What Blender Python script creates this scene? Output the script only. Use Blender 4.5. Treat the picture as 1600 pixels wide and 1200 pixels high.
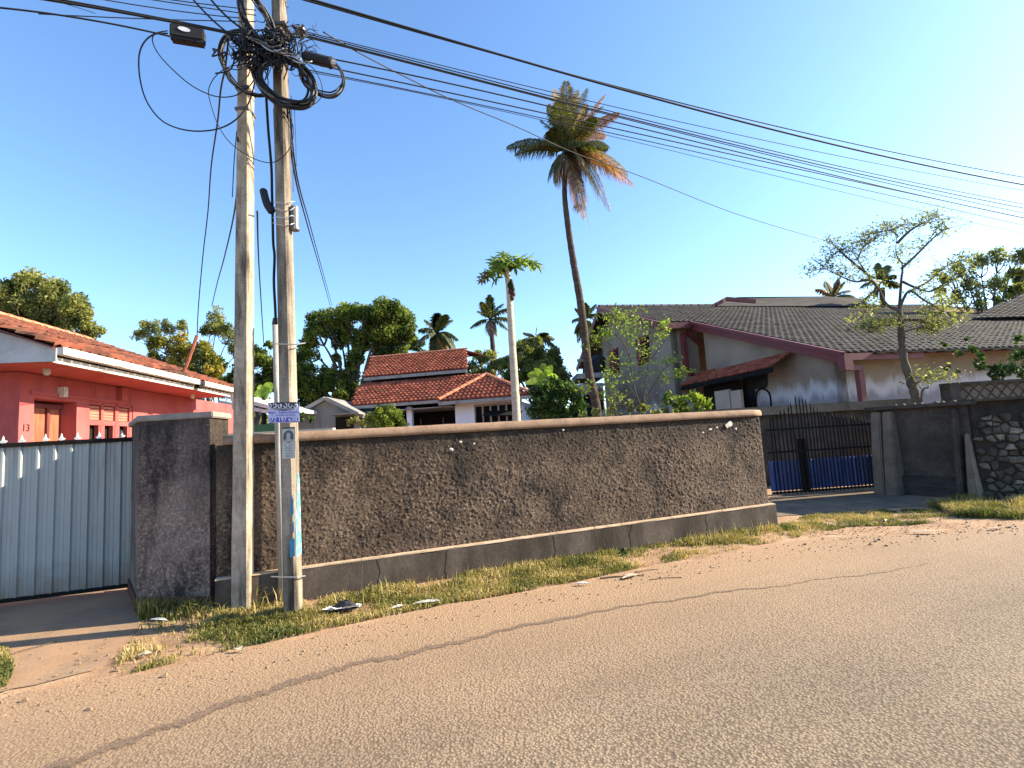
import bpy, math, random
import numpy as np
from mathutils import Vector, Matrix
for o in list(bpy.data.objects): bpy.data.objects.remove(o)
SC = bpy.context.scene
COL = SC.collection
R = math.radians
# ------------------------------------------------------------------ camera
F, CX, CY = 795.0, 800.0, 600.0            # focal length and centre in photograph pixels
PITCH, ROLL, HC = R(5.67), R(-3.36), 1.6
cd = bpy.data.cameras.new('camera'); cam = bpy.data.objects.new('camera', cd); COL.objects.link(cam)
cd.sensor_width = 36; cd.lens = F/1600*36; cd.clip_end = 3000; cd.clip_start = .05
CM = Matrix.Rotation(math.pi/2+PITCH, 4, 'X') @ Matrix.Rotation(ROLL, 4, 'Z')
cam.matrix_world = Matrix.Translation((0, 0, HC)) @ CM
SC.camera = cam
SC.render.resolution_x, SC.render.resolution_y = 1024, 768
# ------------------------------------------------------------------ light
SUN_EL, SUN_AZ = R(27), R(8)               # azimuth measured from +X towards +Y
to_sun = Vector((math.cos(SUN_AZ)*math.cos(SUN_EL), math.sin(SUN_AZ)*math.cos(SUN_EL), math.sin(SUN_EL)))
W = bpy.data.worlds.new('World'); SC.world = W; W.use_nodes = True
nt = W.node_tree; nt.nodes.clear()
sky = nt.nodes.new('ShaderNodeTexSky'); sky.sky_type = 'NISHITA'; sky.sun_disc = False
sky.sun_elevation = SUN_EL; sky.sun_rotation = math.pi/2 - SUN_AZ
sky.air_density = 1.0; sky.dust_density = .6; sky.ozone_density = 2.2
hs = nt.nodes.new('ShaderNodeHueSaturation'); hs.inputs['Saturation'].default_value = 1.05
bg = nt.nodes.new('ShaderNodeBackground'); bg.inputs[1].default_value = .095
wo = nt.nodes.new('ShaderNodeOutputWorld')
nt.links.new(sky.outputs[0], hs.inputs['Color']); tn_ = nt.nodes.new('ShaderNodeMix'); tn_.data_type = 'RGBA'; tn_.blend_type = 'MULTIPLY'; tn_.inputs[0].default_value = 1; tn_.inputs[7].default_value = (1.0, 1.13, 1.26, 1)
nt.links.new(hs.outputs[0], tn_.inputs[6]); nt.links.new(tn_.outputs[2], bg.inputs[0]); nt.links.new(bg.outputs[0], wo.inputs[0])
ld = bpy.data.lights.new('sun', 'SUN'); ld.energy = 4.9; ld.angle = R(.53); ld.color = (1, .88, .66)
lo = bpy.data.objects.new('sun', ld); COL.objects.link(lo)
lo.rotation_euler = (-to_sun).to_track_quat('-Z', 'Y').to_euler(); lo.location = (20, 0, 20)
SC.view_settings.view_transform = 'Standard'; SC.view_settings.look = 'None'
SC.view_settings.gamma = 1; SC.view_settings.use_curve_mapping = False
SC.view_settings.exposure = 1.62
SC.cycles.max_bounces = 6; SC.cycles.transparent_max_bounces = 8

# ------------------------------------------------------------------ placing helpers
C3 = CM.to_3x3()
def ray(px, py): return C3 @ Vector(((px-CX)/F, -(py-CY)/F, -1))
def D(px, py, Y):
    r = ray(px, py); return Vector((0, 0, HC)) + r*(Y/r.y)
def G(px, py, z=0.0):
    r = ray(px, py); return Vector((0, 0, HC)) + r*((z-HC)/r.z)
def onp(px, py, p0, n):
    r = ray(px, py); o = Vector((0, 0, HC)); return o + r*((Vector(p0)-o).dot(n)/r.dot(n))
def V2(a, b): return Vector((a, b, 0))
rng = np.random.default_rng(7); random.seed(7)
def vnoise(x, y, s, seed=0):
    g = np.random.default_rng(seed).random((256, 256))
    X = x/s+1000; Y = y/s+1000; xi = np.floor(X).astype(int); yi = np.floor(Y).astype(int)
    fx = X-xi; fy = Y-yi; fx = fx*fx*(3-2*fx); fy = fy*fy*(3-2*fy)
    a = g[xi % 256, yi % 256]; b = g[(xi+1) % 256, yi % 256]; c = g[xi % 256, (yi+1) % 256]; d = g[(xi+1) % 256, (yi+1) % 256]
    return (a*(1-fx)+b*fx)*(1-fy)+(c*(1-fx)+d*fx)*fy

# ------------------------------------------------------------------ materials
def nodes(name):
    m = bpy.data.materials.new(name); m.use_nodes = True
    return m, m.node_tree, m.node_tree.nodes['Principled BSDF']
def N(t, typ, **kw):
    n = t.nodes.new(typ)
    for k, v in kw.items():
        if k.startswith('i_'): n.inputs[k[2:].replace('_', ' ')].default_value = v
        else: setattr(n, k, v)
    return n
def ramp(t, fac, stops):
    r = N(t, 'ShaderNodeValToRGB'); e = r.color_ramp.elements
    while len(e) < len(stops): e.new(.5)
    for k, (p, c) in enumerate(stops):
        e[k].position = p; e[k].color = (*c, 1) if len(c) == 3 else c
    t.links.new(fac, r.inputs[0]); return r.outputs[0]
def noise(t, co, scale, detail=4, rough=.6, dist=0):
    n = N(t, 'ShaderNodeTexNoise'); n.inputs['Scale'].default_value = scale; n.inputs['Detail'].default_value = detail
    n.inputs['Roughness'].default_value = rough; n.inputs['Distortion'].default_value = dist
    t.links.new(co, n.inputs['Vector']); return n.outputs['Fac']
def mixc(t, f, a, b, mode='MIX'):
    m = N(t, 'ShaderNodeMix'); m.data_type = 'RGBA'; m.blend_type = mode
    for i, v in ((0, f), (6, a), (7, b)):
        if hasattr(v, 'is_linked'): t.links.new(v, m.inputs[i])
        elif i == 0: m.inputs[0].default_value = v
        else: m.inputs[i].default_value = (*v, 1)
    return m.outputs[2]
def bump(t, bsdf, h, strength, dist=.02):
    b = N(t, 'ShaderNodeBump'); b.inputs['Strength'].default_value = strength; b.inputs['Distance'].default_value = dist
    t.links.new(h, b.inputs['Height'])
    t.links.new(b.outputs[0], bsdf.inputs['Normal']); return b
def obco(t, scale=(1, 1, 1)):
    c = N(t, 'ShaderNodeTexCoord'); m = N(t, 'ShaderNodeMapping'); m.inputs['Scale'].default_value = scale
    t.links.new(c.outputs['Object'], m.inputs[0]); return m.outputs[0]
def math_(t, op, a, b=None):
    m = N(t, 'ShaderNodeMath'); m.operation = op
    for i, v in ((0, a), (1, b)):
        if v is None: continue
        if hasattr(v, 'is_linked'): t.links.new(v, m.inputs[i])
        else: m.inputs[i].default_value = v
    return m.outputs[0]
MATS = {}
def plain(name, stops, scale=3, detail=5, rough=.85, bmp=.3, bs=30, bd=.01, dist=0, stretch=(1, 1, 1), fine=.25, metal=0, stain=None, tone=False, mud=None):
    """noise-coloured surface; stain = (colour, scale, lo, hi, stretch) puts a second weathering layer on top"""
    if name in MATS: return MATS[name]
    m, t, b = nodes(name); co = obco(t, stretch)
    f = noise(t, co, scale, detail, .62, dist)
    if fine:
        f2 = noise(t, obco(t), scale*14, 3, .7)
        f = math_(t, 'ADD', math_(t, 'MULTIPLY', f, 1-fine), math_(t, 'MULTIPLY', f2, fine))
    c = ramp(t, f, stops)
    if stain:
        sc, ss, lo_, hi_, st = stain
        s = ramp(t, noise(t, obco(t, st), ss, 6, .65), [(lo_, (0, 0, 0)), (hi_, (1, 1, 1))])
        c = mixc(t, s, c, sc)
    if mud:
        sep = N(t, 'ShaderNodeSeparateXYZ'); t.links.new(obco(t), sep.inputs[0]); mr = N(t, 'ShaderNodeMapRange'); mr.inputs[1].default_value = mud[0]; mr.inputs[2].default_value = 0
        t.links.new(math_(t, 'ADD', sep.outputs[2], math_(t, 'MULTIPLY', math_(t, 'SUBTRACT', noise(t, obco(t), 6, 5, .7), .5), mud[0]*1.5)), mr.inputs[0])
        c = mixc(t, math_(t, 'MULTIPLY', mr.outputs[0], .85), c, mud[1])
    if tone:
        a = N(t, 'ShaderNodeAttribute'); a.attribute_name = 'tone'
        c = mixc(t, 1.0, c, ramp(t, a.outputs['Fac'], [(0, (.55, .55, .55)), (.5, (.95, .95, .95)), (1, (1.35, 1.25, 1.15))]), 'MULTIPLY')
    t.links.new(c, b.inputs['Base Color']); b.inputs['Roughness'].default_value = rough; b.inputs['Metallic'].default_value = metal; b.inputs['Specular IOR Level'].default_value = .5 if rough < .8 else .15
    if bmp: bump(t, b, noise(t, obco(t), bs, 5, .7), bmp, bd)
    MATS[name] = m; return m
def foliage(name, cols, trans=.35, rough=.55):
    if name in MATS: return MATS[name]
    m, t, b = nodes(name)
    a = N(t, 'ShaderNodeAttribute'); a.attribute_name = 'tone'
    k = len(cols); c = ramp(t, a.outputs['Fac'], [(i/(k-1), cols[i]) for i in range(k)])
    t.links.new(c, b.inputs['Base Color']); b.inputs['Roughness'].default_value = rough
    b.inputs['Specular IOR Level'].default_value = .3
    tr = N(t, 'ShaderNodeBsdfTranslucent'); g = mixc(t, 1.0, c, (1.3, 1.35, .7), 'MULTIPLY'); t.links.new(g, tr.inputs[0])
    ms = N(t, 'ShaderNodeMixShader'); ms.inputs[0].default_value = trans
    t.links.new(b.outputs[0], ms.inputs[1]); t.links.new(tr.outputs[0], ms.inputs[2])
    t.links.new(ms.outputs[0], t.nodes['Material Output'].inputs[0]); MATS[name] = m; return m

M_black = plain('black_rubber', [(.3, (.004, .004, .005)), (.7, (.012, .012, .014))], 8, rough=.75, bmp=0)
M_blackp = plain('black_paint', [(.3, (.005, .005, .005)), (.7, (.014, .013, .012))], 6, rough=.85, bmp=.1)
M_white = plain('weathered_white', [(.25, (.36, .34, .30)), (.45, (.56, .53, .48)), (.7, (.68, .65, .6))], 2.5, rough=.7, bmp=.12, stain=((.16, .145, .12), 4, .52, .74, (1, 1, .3)))
M_dull = plain('dull_white', [(.25, (.2, .19, .175)), (.6, (.34, .325, .3))], 3, rough=.85, bmp=.2, stain=((.1, .09, .075), 3, .5, .75, (1, 1, 1)))
M_whitew = plain('white_wall', [(.25, (.66, .70, .76)), (.6, (.80, .83, .87))], 1.5, rough=.8, bmp=.1)
M_pole = plain('pole_concrete', [(.24, (.12, .085, .06)), (.5, (.40, .315, .23)), (.75, (.64, .54, .42))], 6, rough=.9, bmp=.5, bs=45, bd=.006, fine=.45, stain=((.07, .06, .05), 9, .45, .7, (1, 1, .18)))
M_tile = plain('clay_tile', [(.25, (.12, .034, .022)), (.5, (.28, .078, .045)), (.75, (.42, .15, .09))], 2.0, rough=.85, bmp=.3, bs=40, tone=True, stain=((.09, .05, .035), 1.6, .55, .75, (1, 1, 1)))
M_tileold = plain('old_clay_tile', [(.25, (.06, .022, .016)), (.5, (.155, .048, .030)), (.75, (.27, .10, .06))], 2.6, rough=.9, bmp=.3, bs=40, tone=True, stain=((.05, .034, .026), 2.2, .46, .66, (1, 1, 1)))
M_gtile = plain('grey_tile', [(.25, (.03, .026, .024)), (.5, (.065, .058, .053)), (.75, (.12, .108, .098))], 1.2, rough=.85, bmp=.3, bs=40, tone=True)
M_ridge = plain('ridge_clay', [(.3, (.42, .12, .06)), (.7, (.62, .27, .15))], 3, rough=.85, bmp=.3)
M_gridge = plain('ridge_grey', [(.3, (.06, .055, .05)), (.7, (.16, .15, .14))], 3, rough=.85, bmp=.3)
M_redwall = plain('red_wall', [(.2, (.30, .055, .055)), (.5, (.39, .092, .088)), (.8, (.44, .125, .115))], 1.6, rough=.8, bmp=.1, bs=60, bd=.003, stain=((.22, .06, .055), 2.5, .52, .78, (1, 1, .3)))
M_maroon = plain('maroon_paint', [(.3, (.09, .016, .016)), (.7, (.17, .034, .032))], 3, rough=.6, bmp=.1)
M_wood = plain('door_wood', [(.3, (.17, .045, .022)), (.55, (.32, .10, .05)), (.8, (.5, .22, .12))], 5, rough=.6, bmp=.2, stretch=(1, 1, .3), dist=1.5)
M_shutter = plain('shutter_wood', [(.3, (.42, .13, .09)), (.7, (.5, .19, .13))], 5, rough=.6, bmp=.1)
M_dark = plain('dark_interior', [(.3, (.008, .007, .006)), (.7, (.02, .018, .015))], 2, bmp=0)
M_grey = plain('grey_plaster', [(.2, (.13, .118, .10)), (.5, (.235, .215, .185)), (.8, (.30, .275, .24))], .7, rough=.9, bmp=.25, bs=18, stain=((.09, .082, .07), 1.1, .52, .78, (1, 1, .35)))
M_steel = plain('galvanised', [(.3, (.34, .36, .38)), (.7, (.5, .52, .54))], 3, rough=.35, metal=.6, bmp=.05)
M_bark = plain('palm_bark', [(.25, (.03, .02, .015)), (.5, (.07, .05, .038)), (.8, (.13, .10, .08))], 3, rough=.95, bmp=.6, bs=9, bd=.03, stretch=(1, 1, 5))
M_bark2 = plain('grey_bark', [(.25, (.035, .026, .02)), (.5, (.10, .078, .06)), (.8, (.19, .155, .12))], 4, rough=.95, bmp=.6, bs=14, bd=.02)
M_pap = plain('papaya_bark', [(.25, (.26, .22, .16)), (.5, (.44, .38, .29)), (.8, (.56, .5, .4))], 2, rough=.9, bmp=.5, bs=6, bd=.03, stretch=(1, 1, 5))
M_rubble3 = [plain('rubble_stone_%s' % n_, [(.25, tuple(q*k_ for q in (.03, .026, .02))), (.5, tuple(q*k_ for q in (.10, .087, .068))), (.8, tuple(q*k_ for q in (.2, .175, .14)))], 5, rough=.92, bmp=.8, bs=22, bd=.015, stain=((.03, .027, .02), 7, .5, .7, (1, 1, 1))) for n_, k_ in (('dark', .55), ('mid', 1.0), ('pale', 1.9))]
M_rubble = plain('rubble_stone', [(.25, (.03, .026, .02)), (.5, (.10, .087, .068)), (.8, (.2, .175, .14))], 3, rough=.92, bmp=.6, bs=25, bd=.01)
M_mortar = plain('dark_mortar', [(.3, (.014, .012, .010)), (.7, (.04, .034, .028))], 6, rough=.95, bmp=.6, bs=30, bd=.015)
M_stain_shade = plain('stain_shade_plaster', [(.25, (.018, .015, .012)), (.5, (.058, .049, .04)), (.8, (.14, .12, .095))], 1.8, rough=.92, bmp=.5, bs=20, bd=.012, fine=.35)  # stained plaster; its dark tone also carries the shade of the inner wall
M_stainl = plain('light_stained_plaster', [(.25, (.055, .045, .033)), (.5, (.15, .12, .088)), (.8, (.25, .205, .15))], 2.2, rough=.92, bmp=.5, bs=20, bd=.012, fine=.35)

# ------------------------------------------------------------------ mesh helpers
ROOT = {}
def tag(o, label=None, cat=None, group=None, kind=None):
    if label: o['label'] = label
    if cat: o['category'] = cat
    if group: o['group'] = group
    if kind: o['kind'] = kind
    return o
def thing(name, label, cat, loc=(0, 0, 0), group=None):
    o = bpy.data.objects.new(name, None); COL.objects.link(o); o.location = loc; o.empty_display_size = .2
    ROOT[o.name] = Vector(loc); return tag(o, label, cat, group)
def link(name, me, parent, mat, smooth=False):
    o = bpy.data.objects.new(name, me); COL.objects.link(o)
    if mat: me.materials.append(mat)
    if smooth: me.polygons.foreach_set('use_smooth', [True]*len(me.polygons))
    if parent: o.parent = parent; ROOT[o.name] = ROOT[parent.name]
    else: ROOT[o.name] = Vector((0, 0, 0))
    return o
def np_obj(name, V, Fc, mat, parent=None, origin=None, tone=None, smooth=False):
    V = np.asarray(V, dtype=np.float64); Fc = np.asarray(Fc, dtype=np.int32)
    off = ROOT[parent.name] if parent else (Vector(origin) if origin is not None else Vector((0, 0, 0)))
    V = V - np.array(off); k = Fc.shape[1]
    me = bpy.data.meshes.new(name); me.vertices.add(len(V)); me.vertices.foreach_set('co', V.ravel())
    me.loops.add(Fc.size); me.loops.foreach_set('vertex_index', Fc.ravel())
    me.polygons.add(len(Fc)); me.polygons.foreach_set('loop_start', np.arange(0, Fc.size, k, dtype=np.int32))
    if tone is not None:
        a = me.attributes.new('tone', 'FLOAT', 'FACE'); a.data.foreach_set('value', np.asarray(tone, dtype=np.float32))
    me.update(calc_edges=True); me.validate()
    o = link(name, me, parent, mat, smooth)
    if not parent and origin is not None: o.location = origin; ROOT[o.name] = Vector(origin)
    return o
class MB:
    def __init__(s): s.v = []; s.f = []
    def add(s, vs, fs):
        k = len(s.v); s.v += [tuple(v) for v in vs]; s.f += [tuple(i+k for i in f) for f in fs]; return s
    def box(s, c, size, ax=None):
        """box about centre c; ax = (x axis, y axis) unit vectors, z stays up"""
        x, y = ax if ax else (Vector((1, 0, 0)), Vector((0, 1, 0))); z = x.cross(y)
        c = Vector(c); h = [q/2 for q in size]
        vs = [c+x*(a*h[0])+y*(b*h[1])+z*(d*h[2]) for d in (-1, 1) for b in (-1, 1) for a in (-1, 1)]
        return s.add(vs, [(0, 2, 3, 1), (4, 5, 7, 6), (0, 1, 5, 4), (2, 6, 7, 3), (0, 4, 6, 2), (1, 3, 7, 5)])
    def span(s, p, q, up, th, tn):
        """bar from p to q, th along up, tn across"""
        p, q = Vector(p), Vector(q); x = (q-p).normalized(); y = Vector(up).cross(x).normalized(); z = x.cross(y)
        vs = [a+y*(b*tn/2)+z*(d*th/2) for a in (p, q) for d, b in ((-1, -1), (-1, 1), (1, 1), (1, -1))]
        return s.add(vs, [(0, 1, 2, 3), (7, 6, 5, 4), (0, 4, 5, 1), (1, 5, 6, 2), (2, 6, 7, 3), (3, 7, 4, 0)])
    def prism(s, poly, z0, z1, taper=None):
        n = len(poly); b = [Vector((p[0], p[1], z0)) for p in poly]; t = [Vector((p[0], p[1], z1)) for p in (taper or poly)]
        return s.add(b+t, [tuple(range(n))[::-1], tuple(range(n, 2*n))]+[(i, (i+1) % n, n+(i+1) % n, n+i) for i in range(n)])
    def slab(s, poly, th, n):
        """polygon of 3-D points given thickness th along -n"""
        k = len(poly); n = Vector(n); a = [Vector(p) for p in poly]; b = [p-n*th for p in a]
        return s.add(a+b, [tuple(range(k)), tuple(range(k, 2*k))[::-1]]+[(i, k+i, k+(i+1) % k, (i+1) % k) for i in range(k)])
    def tube(s, pts, r, n=6, cap=True):
        pts = [Vector(p) for p in pts]; k0 = len(s.v); m = len(pts)
        rs = r if hasattr(r, '__len__') else [r]*m
        ref = None
        for i, p in enumerate(pts):
            d = (pts[min(i+1, m-1)]-pts[max(i-1, 0)]).normalized()
            if ref is None: ref = d.orthogonal().normalized()
            ref = (ref-d*ref.dot(d)).normalized(); b = d.cross(ref)
            for j in range(n):
                a = 2*math.pi*j/n; s.v.append(tuple(p+(ref*math.cos(a)+b*math.sin(a))*rs[i]))
        for i in range(m-1):
            for j in range(n):
                s.f.append((k0+i*n+j, k0+i*n+(j+1) % n, k0+(i+1)*n+(j+1) % n, k0+(i+1)*n+j))
        if cap:
            s.f.append(tuple(k0+j for j in range(n))[::-1]); s.f.append(tuple(k0+(m-1)*n+j for j in range(n)))
        return s
    def build(s, name, mat, parent=None, origin=None, smooth=False, bevel=0):
        off = ROOT[parent.name] if parent else (Vector(origin) if origin is not None else Vector((0, 0, 0)))
        me = bpy.data.meshes.new(name); me.from_pydata([tuple(Vector(v)-off) for v in s.v], [], s.f); me.update()
        import bmesh
        bm = bmesh.new(); bm.from_mesh(me); bmesh.ops.recalc_face_normals(bm, faces=bm.faces)
        if bevel: bmesh.ops.bevel(bm, geom=list(bm.edges), offset=bevel, segments=2, affect='EDGES', clamp_overlap=True)
        bm.to_mesh(me); bm.free()
        o = link(name, me, parent, mat, smooth)
        if not parent and origin is not None: o.location = origin; ROOT[o.name] = Vector(origin)
        return o
def spline(pts, k=6):
    P = [Vector(p) for p in pts]; out = []
    for i in range(len(P)-1):
        a, b, c, d = P[max(i-1, 0)], P[i], P[i+1], P[min(i+2, len(P)-1)]
        for j in range(k):
            t = j/k
            out.append(.5*((2*b)+(c-a)*t+(2*a-5*b+4*c-d)*t*t+(3*b-a-3*c+d)*t**3))
    out.append(P[-1]); return out
def inside(poly, x, y):
    r = np.zeros(np.shape(x), bool); n = len(poly)
    for i in range(n):
        x0, y0 = poly[i][:2]; x1, y1 = poly[(i+1) % n][:2]
        c = ((y0 > y) != (y1 > y)) & (x < (x1-x0)*(y-y0)/((y1-y0) if y1 != y0 else 1e-9)+x0)
        r ^= c
    return r
def struct(name, mb, mat, **kw): return tag(mb.build(name, mat, **kw), kind='structure')
UP = Vector((0, 0, 1))

# ------------------------------------------------------------------ the street front line
A0 = G(475, 938); B0 = G(1216, 822); U = (B0-A0).normalized(); NF = Vector((U.y, -U.x, 0))    # NF points to the road
WL = (B0-A0).length
FR = (U, -NF)                                                     # box axes along the wall
def wl(a, out=0.0, z=0.0): return A0+U*a+NF*out+UP*z
print('WALL', A0, B0, U, WL)

# ------------------------------------------------------------------ ground, road, verge
def road_mat():
    m, t, b = nodes('dusty_asphalt'); c = N(t, 'ShaderNodeTexCoord').outputs['Object']
    dp = N(t, 'ShaderNodeVectorMath'); dp.operation = 'DOT_PRODUCT'; t.links.new(c, dp.inputs[0]); dp.inputs[1].default_value = tuple(NF)
    off = A0.dot(NF)
    d = math_(t, 'SUBTRACT', dp.outputs['Value'], off)             # metres out from the wall
    wob = noise(t, c, .9, 5, .65)
    d2 = math_(t, 'ADD', d, math_(t, 'MULTIPLY', math_(t, 'SUBTRACT', wob, .5), 1.6))
    dust = N(t, 'ShaderNodeMapRange'); dust.inputs[1].default_value = .6; dust.inputs[2].default_value = 3.6; dust.inputs[3].default_value = 1; dust.inputs[4].default_value = .0
    t.links.new(d2, dust.inputs[0])
    g = N(t, 'ShaderNodeTexVoronoi'); g.inputs['Scale'].default_value = 62; t.links.new(c, g.inputs['Vector'])
    grain = noise(t, c, 95, 3, .75)
    asph = ramp(t, math_(t, 'ADD', math_(t, 'MULTIPLY', grain, .6), math_(t, 'MULTIPLY', g.outputs['Distance'], .4)),
                [(.25, (.36, .29, .205)), (.42, (.255, .20, .138)), (.58, (.125, .093, .062))])
    big = ramp(t, noise(t, c, .55, 4, .55), [(.32, (.82, .79, .76)), (.68, (1.14, 1.08, 1.02))])
    asph = mixc(t, 1.0, asph, big, 'MULTIPLY')
    mp = N(t, 'ShaderNodeMapping'); mp.inputs['Rotation'].default_value = (0, 0, -math.atan2(U.y, U.x)); mp.inputs['Scale'].default_value = (1, 1, 1); t.links.new(c, mp.inputs[0])
    mp2 = N(t, 'ShaderNodeMapping'); mp2.inputs['Scale'].default_value = (.10, 1.3, 1); t.links.new(mp.outputs[0], mp2.inputs[0])
    asph = mixc(t, 1.0, asph, ramp(t, noise(t, mp2.outputs[0], 1.1, 5, .6), [(.35, (.84, .81, .79)), (.65, (1.10, 1.07, 1.03))]), 'MULTIPLY')
    asph = mixc(t, ramp(t, noise(t, c, 1.7, 6, .7), [(.60, (0, 0, 0)), (.78, (.45, .45, .45))]), asph, (.10, .078, .058))
    sand = ramp(t, noise(t, c, 40, 5, .75), [(.3, (.20, .11, .056)), (.5, (.36, .215, .115)), (.72, (.46, .30, .18))])
    blend = math_(t, 'MULTIPLY', dust.outputs[0], ramp(t, noise(t, c, 30, 4, .8), [(.25, (.55, .55, .55)), (.6, (1, 1, 1))]))
    col = mixc(t, blend, asph, sand)
    t.links.new(col, b.inputs['Base Color']); b.inputs['Roughness'].default_value = .93
    h = math_(t, 'ADD', math_(t, 'MULTIPLY', g.outputs['Distance'], -.8), noise(t, c, 48, 4, .7))
    bump(t, b, h, .6, .010)
    return m
def soil_mat():
    m, t, b = nodes('sandy_soil'); c = N(t, 'ShaderNodeTexCoord').outputs['Object']
    col = ramp(t, noise(t, c, 1.8, 8, .72), [(.3, (.20, .115, .065)), (.5, (.40, .235, .13)), (.7, (.50, .33, .20))])
    col = mixc(t, ramp(t, noise(t, c, 60, 3, .7), [(.45, (0, 0, 0)), (.75, (.6, .6, .6))]), col, (.14, .085, .05))
    t.links.new(col, b.inputs['Base Color']); b.inputs['Roughness'].default_value = .95
    bump(t, b, noise(t, c, 28, 7, .75), .8, .025); return m
M_road = road_mat(); M_soil = soil_mat()
g = MB().add([(-400, -400, -.012), (400, -400, -.012), (400, 400, -.012), (-400, 400, -.012)], [(0, 1, 2, 3)])
struct('ground', g, M_soil)
edge_px = [(-260, 1150), (-60, 1105), (60, 1078), (170, 1060), (230, 1055), (300, 1035), (400, 1012), (520, 988), (600, 966), (700, 944), (800, 930), (900, 912), (1000, 892), (1100, 872), (1240, 845), (1340, 836), (1440, 836), (1520, 826), (1600, 818)]
edge = [G(*p) for p in edge_px]
edge += [edge[-1]+U*30, edge[-1]+U*120]; edge = [edge[0]-U*60]+edge
outer = [p+NF*40 for p in edge]
fine_e = []
for i in range(len(edge)-1):
    k = max(1, min(60, int((edge[i+1]-edge[i]).length/.08)))
    for j in range(k): fine_e.append(edge[i].lerp(edge[i+1], j/k)+NF*random.uniform(-.035, .035))
fine_e.append(edge[-1])
rd = MB(); n = len(fine_e)
rd.add([Vector((p.x, p.y, 0)) for p in fine_e]+[Vector((p.x, p.y, 0))+NF*60 for p in fine_e], [(i, i+1, n+i+1, n+i) for i in range(n-1)])
struct('road', rd, M_road)
# dark seam where the newer asphalt begins
seam_px = [(20, 1222), (75, 1202), (119, 1189), (169, 1170), (219, 1151), (269, 1134), (328, 1111), (406, 1084), (453, 1069), (525, 1046), (587, 1032), (647, 1020), (720, 1002), (800, 983), (909, 960), (1010, 944), (1110, 928), (1206, 917), (1276, 907), (1370, 895), (1460, 881)]
sp = spline([G(*p) for p in seam_px], 22); sv = []; m_ = len(sp)
for i, p in enumerate(sp):
    k = i/(m_-1); w = (.046+.012*math.sin(i*.05) if k < .5 else .046*(1-(k-.5)/.6)+.004)*(random.uniform(.8, 1.12))*(1+.25*math.sin(i*.37)+.15*math.sin(i*.13)); w2 = w*random.uniform(.7, 1.4)
    off = .018*math.sin(i*.21)+.01*math.sin(i*.9)
    sv += [p+NF*(off-w)+UP*.004, p+NF*(off+w2)+UP*.004]
def seam_mat():
    m, t, b = nodes('tar_seam'); c = N(t, 'ShaderNodeTexCoord').outputs['Object']
    t.links.new(ramp(t, noise(t, c, 80, 4, .7), [(.35, (.085, .052, .032)), (.5, (.16, .10, .062)), (.65, (.26, .185, .125))]), b.inputs['Base Color']); b.inputs['Roughness'].default_value = .93
    a = N(t, 'ShaderNodeAttribute'); a.attribute_name = 'wear'
    f = math_(t, 'ADD', a.outputs['Fac'], math_(t, 'MULTIPLY', math_(t, 'SUBTRACT', noise(t, c, 24, 5, .8), .5), 1.5))
    f = ramp(t, f, [(.30, (0, 0, 0)), (.62, (.92, .92, .92))]); tr = N(t, 'ShaderNodeBsdfTransparent'); ms = N(t, 'ShaderNodeMixShader')
    bump(t, b, noise(t, c, 50, 4, .7), .6, .01)
    t.links.new(f, ms.inputs[0]); t.links.new(tr.outputs[0], ms.inputs[1]); t.links.new(b.outputs[0], ms.inputs[2]); t.links.new(ms.outputs[0], t.nodes['Material Output'].inputs[0]); return m
sv = []; wr = []
for i, p in enumerate(sp):
    k = i/(m_-1); w = .105 if k < .4 else .105*(1-(k-.4)/.75)
    off = .02*math.sin(i*.17)+.012*math.sin(i*.6)
    sv += [p+NF*(off-w)+UP*.004, p+NF*off+UP*.004, p+NF*(off+w)+UP*.004]; q = 1.0 if k < .6 else 1-(k-.6)*1.0; wr += [-.25, q*(.95+.15*math.sin(i*.11)), -.25]
so = struct('road_seam', MB().add(sv, [(3*i+j, 3*i+1+j, 3*i+4+j, 3*i+3+j) for i in range(m_-1) for j in (0, 1)]), seam_mat())
so.data.attributes.new('wear', 'FLOAT', 'POINT').data.foreach_set('value', wr)
# concrete aprons in front of the two gates
M_conc = plain('apron_concrete', [(.25, (.10, .072, .048)), (.5, (.22, .155, .105)), (.75, (.35, .25, .17))], 1.6, rough=.93, bmp=.5, bs=35, bd=.012, fine=.35, stain=((.37, .22, .125), 1.1, .38, .62, (1, 1, 1)))
def ragged(px, z=0.0, j=.03, st=.12):
    P = [G(*p) for p in px]; out = []
    for i in range(len(P)):
        a, b = P[i], P[(i+1) % len(P)]; k = max(1, int((b-a).length/st))
        for q in range(k): out.append(a.lerp(b, q/k)+Vector((random.uniform(-j, j), random.uniform(-j, j), 0)))
    return [Vector((p.x, p.y, z)) for p in out]
ap = ragged([(-300, 975), (-40, 945), (120, 922), (216, 905), (222, 965), (205, 1000), (150, 1045), (60, 1068), (-80, 1100), (-300, 1150)], -.004)
struct('driveway', MB().add(ap, [tuple(range(len(ap)))]), M_conc)
ap = ragged([(1200, 808), (1205, 775), (1290, 765), (1380, 760), (1400, 772), (1500, 785), (1440, 790), (1330, 797)], -.004)
struct('driveway', MB().add(ap, [tuple(range(len(ap)))]), plain('old_apron', [(.25, (.07, .052, .036)), (.5, (.16, .12, .083)), (.75, (.26, .195, .13))], 2, rough=.95, bmp=.5))

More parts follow.
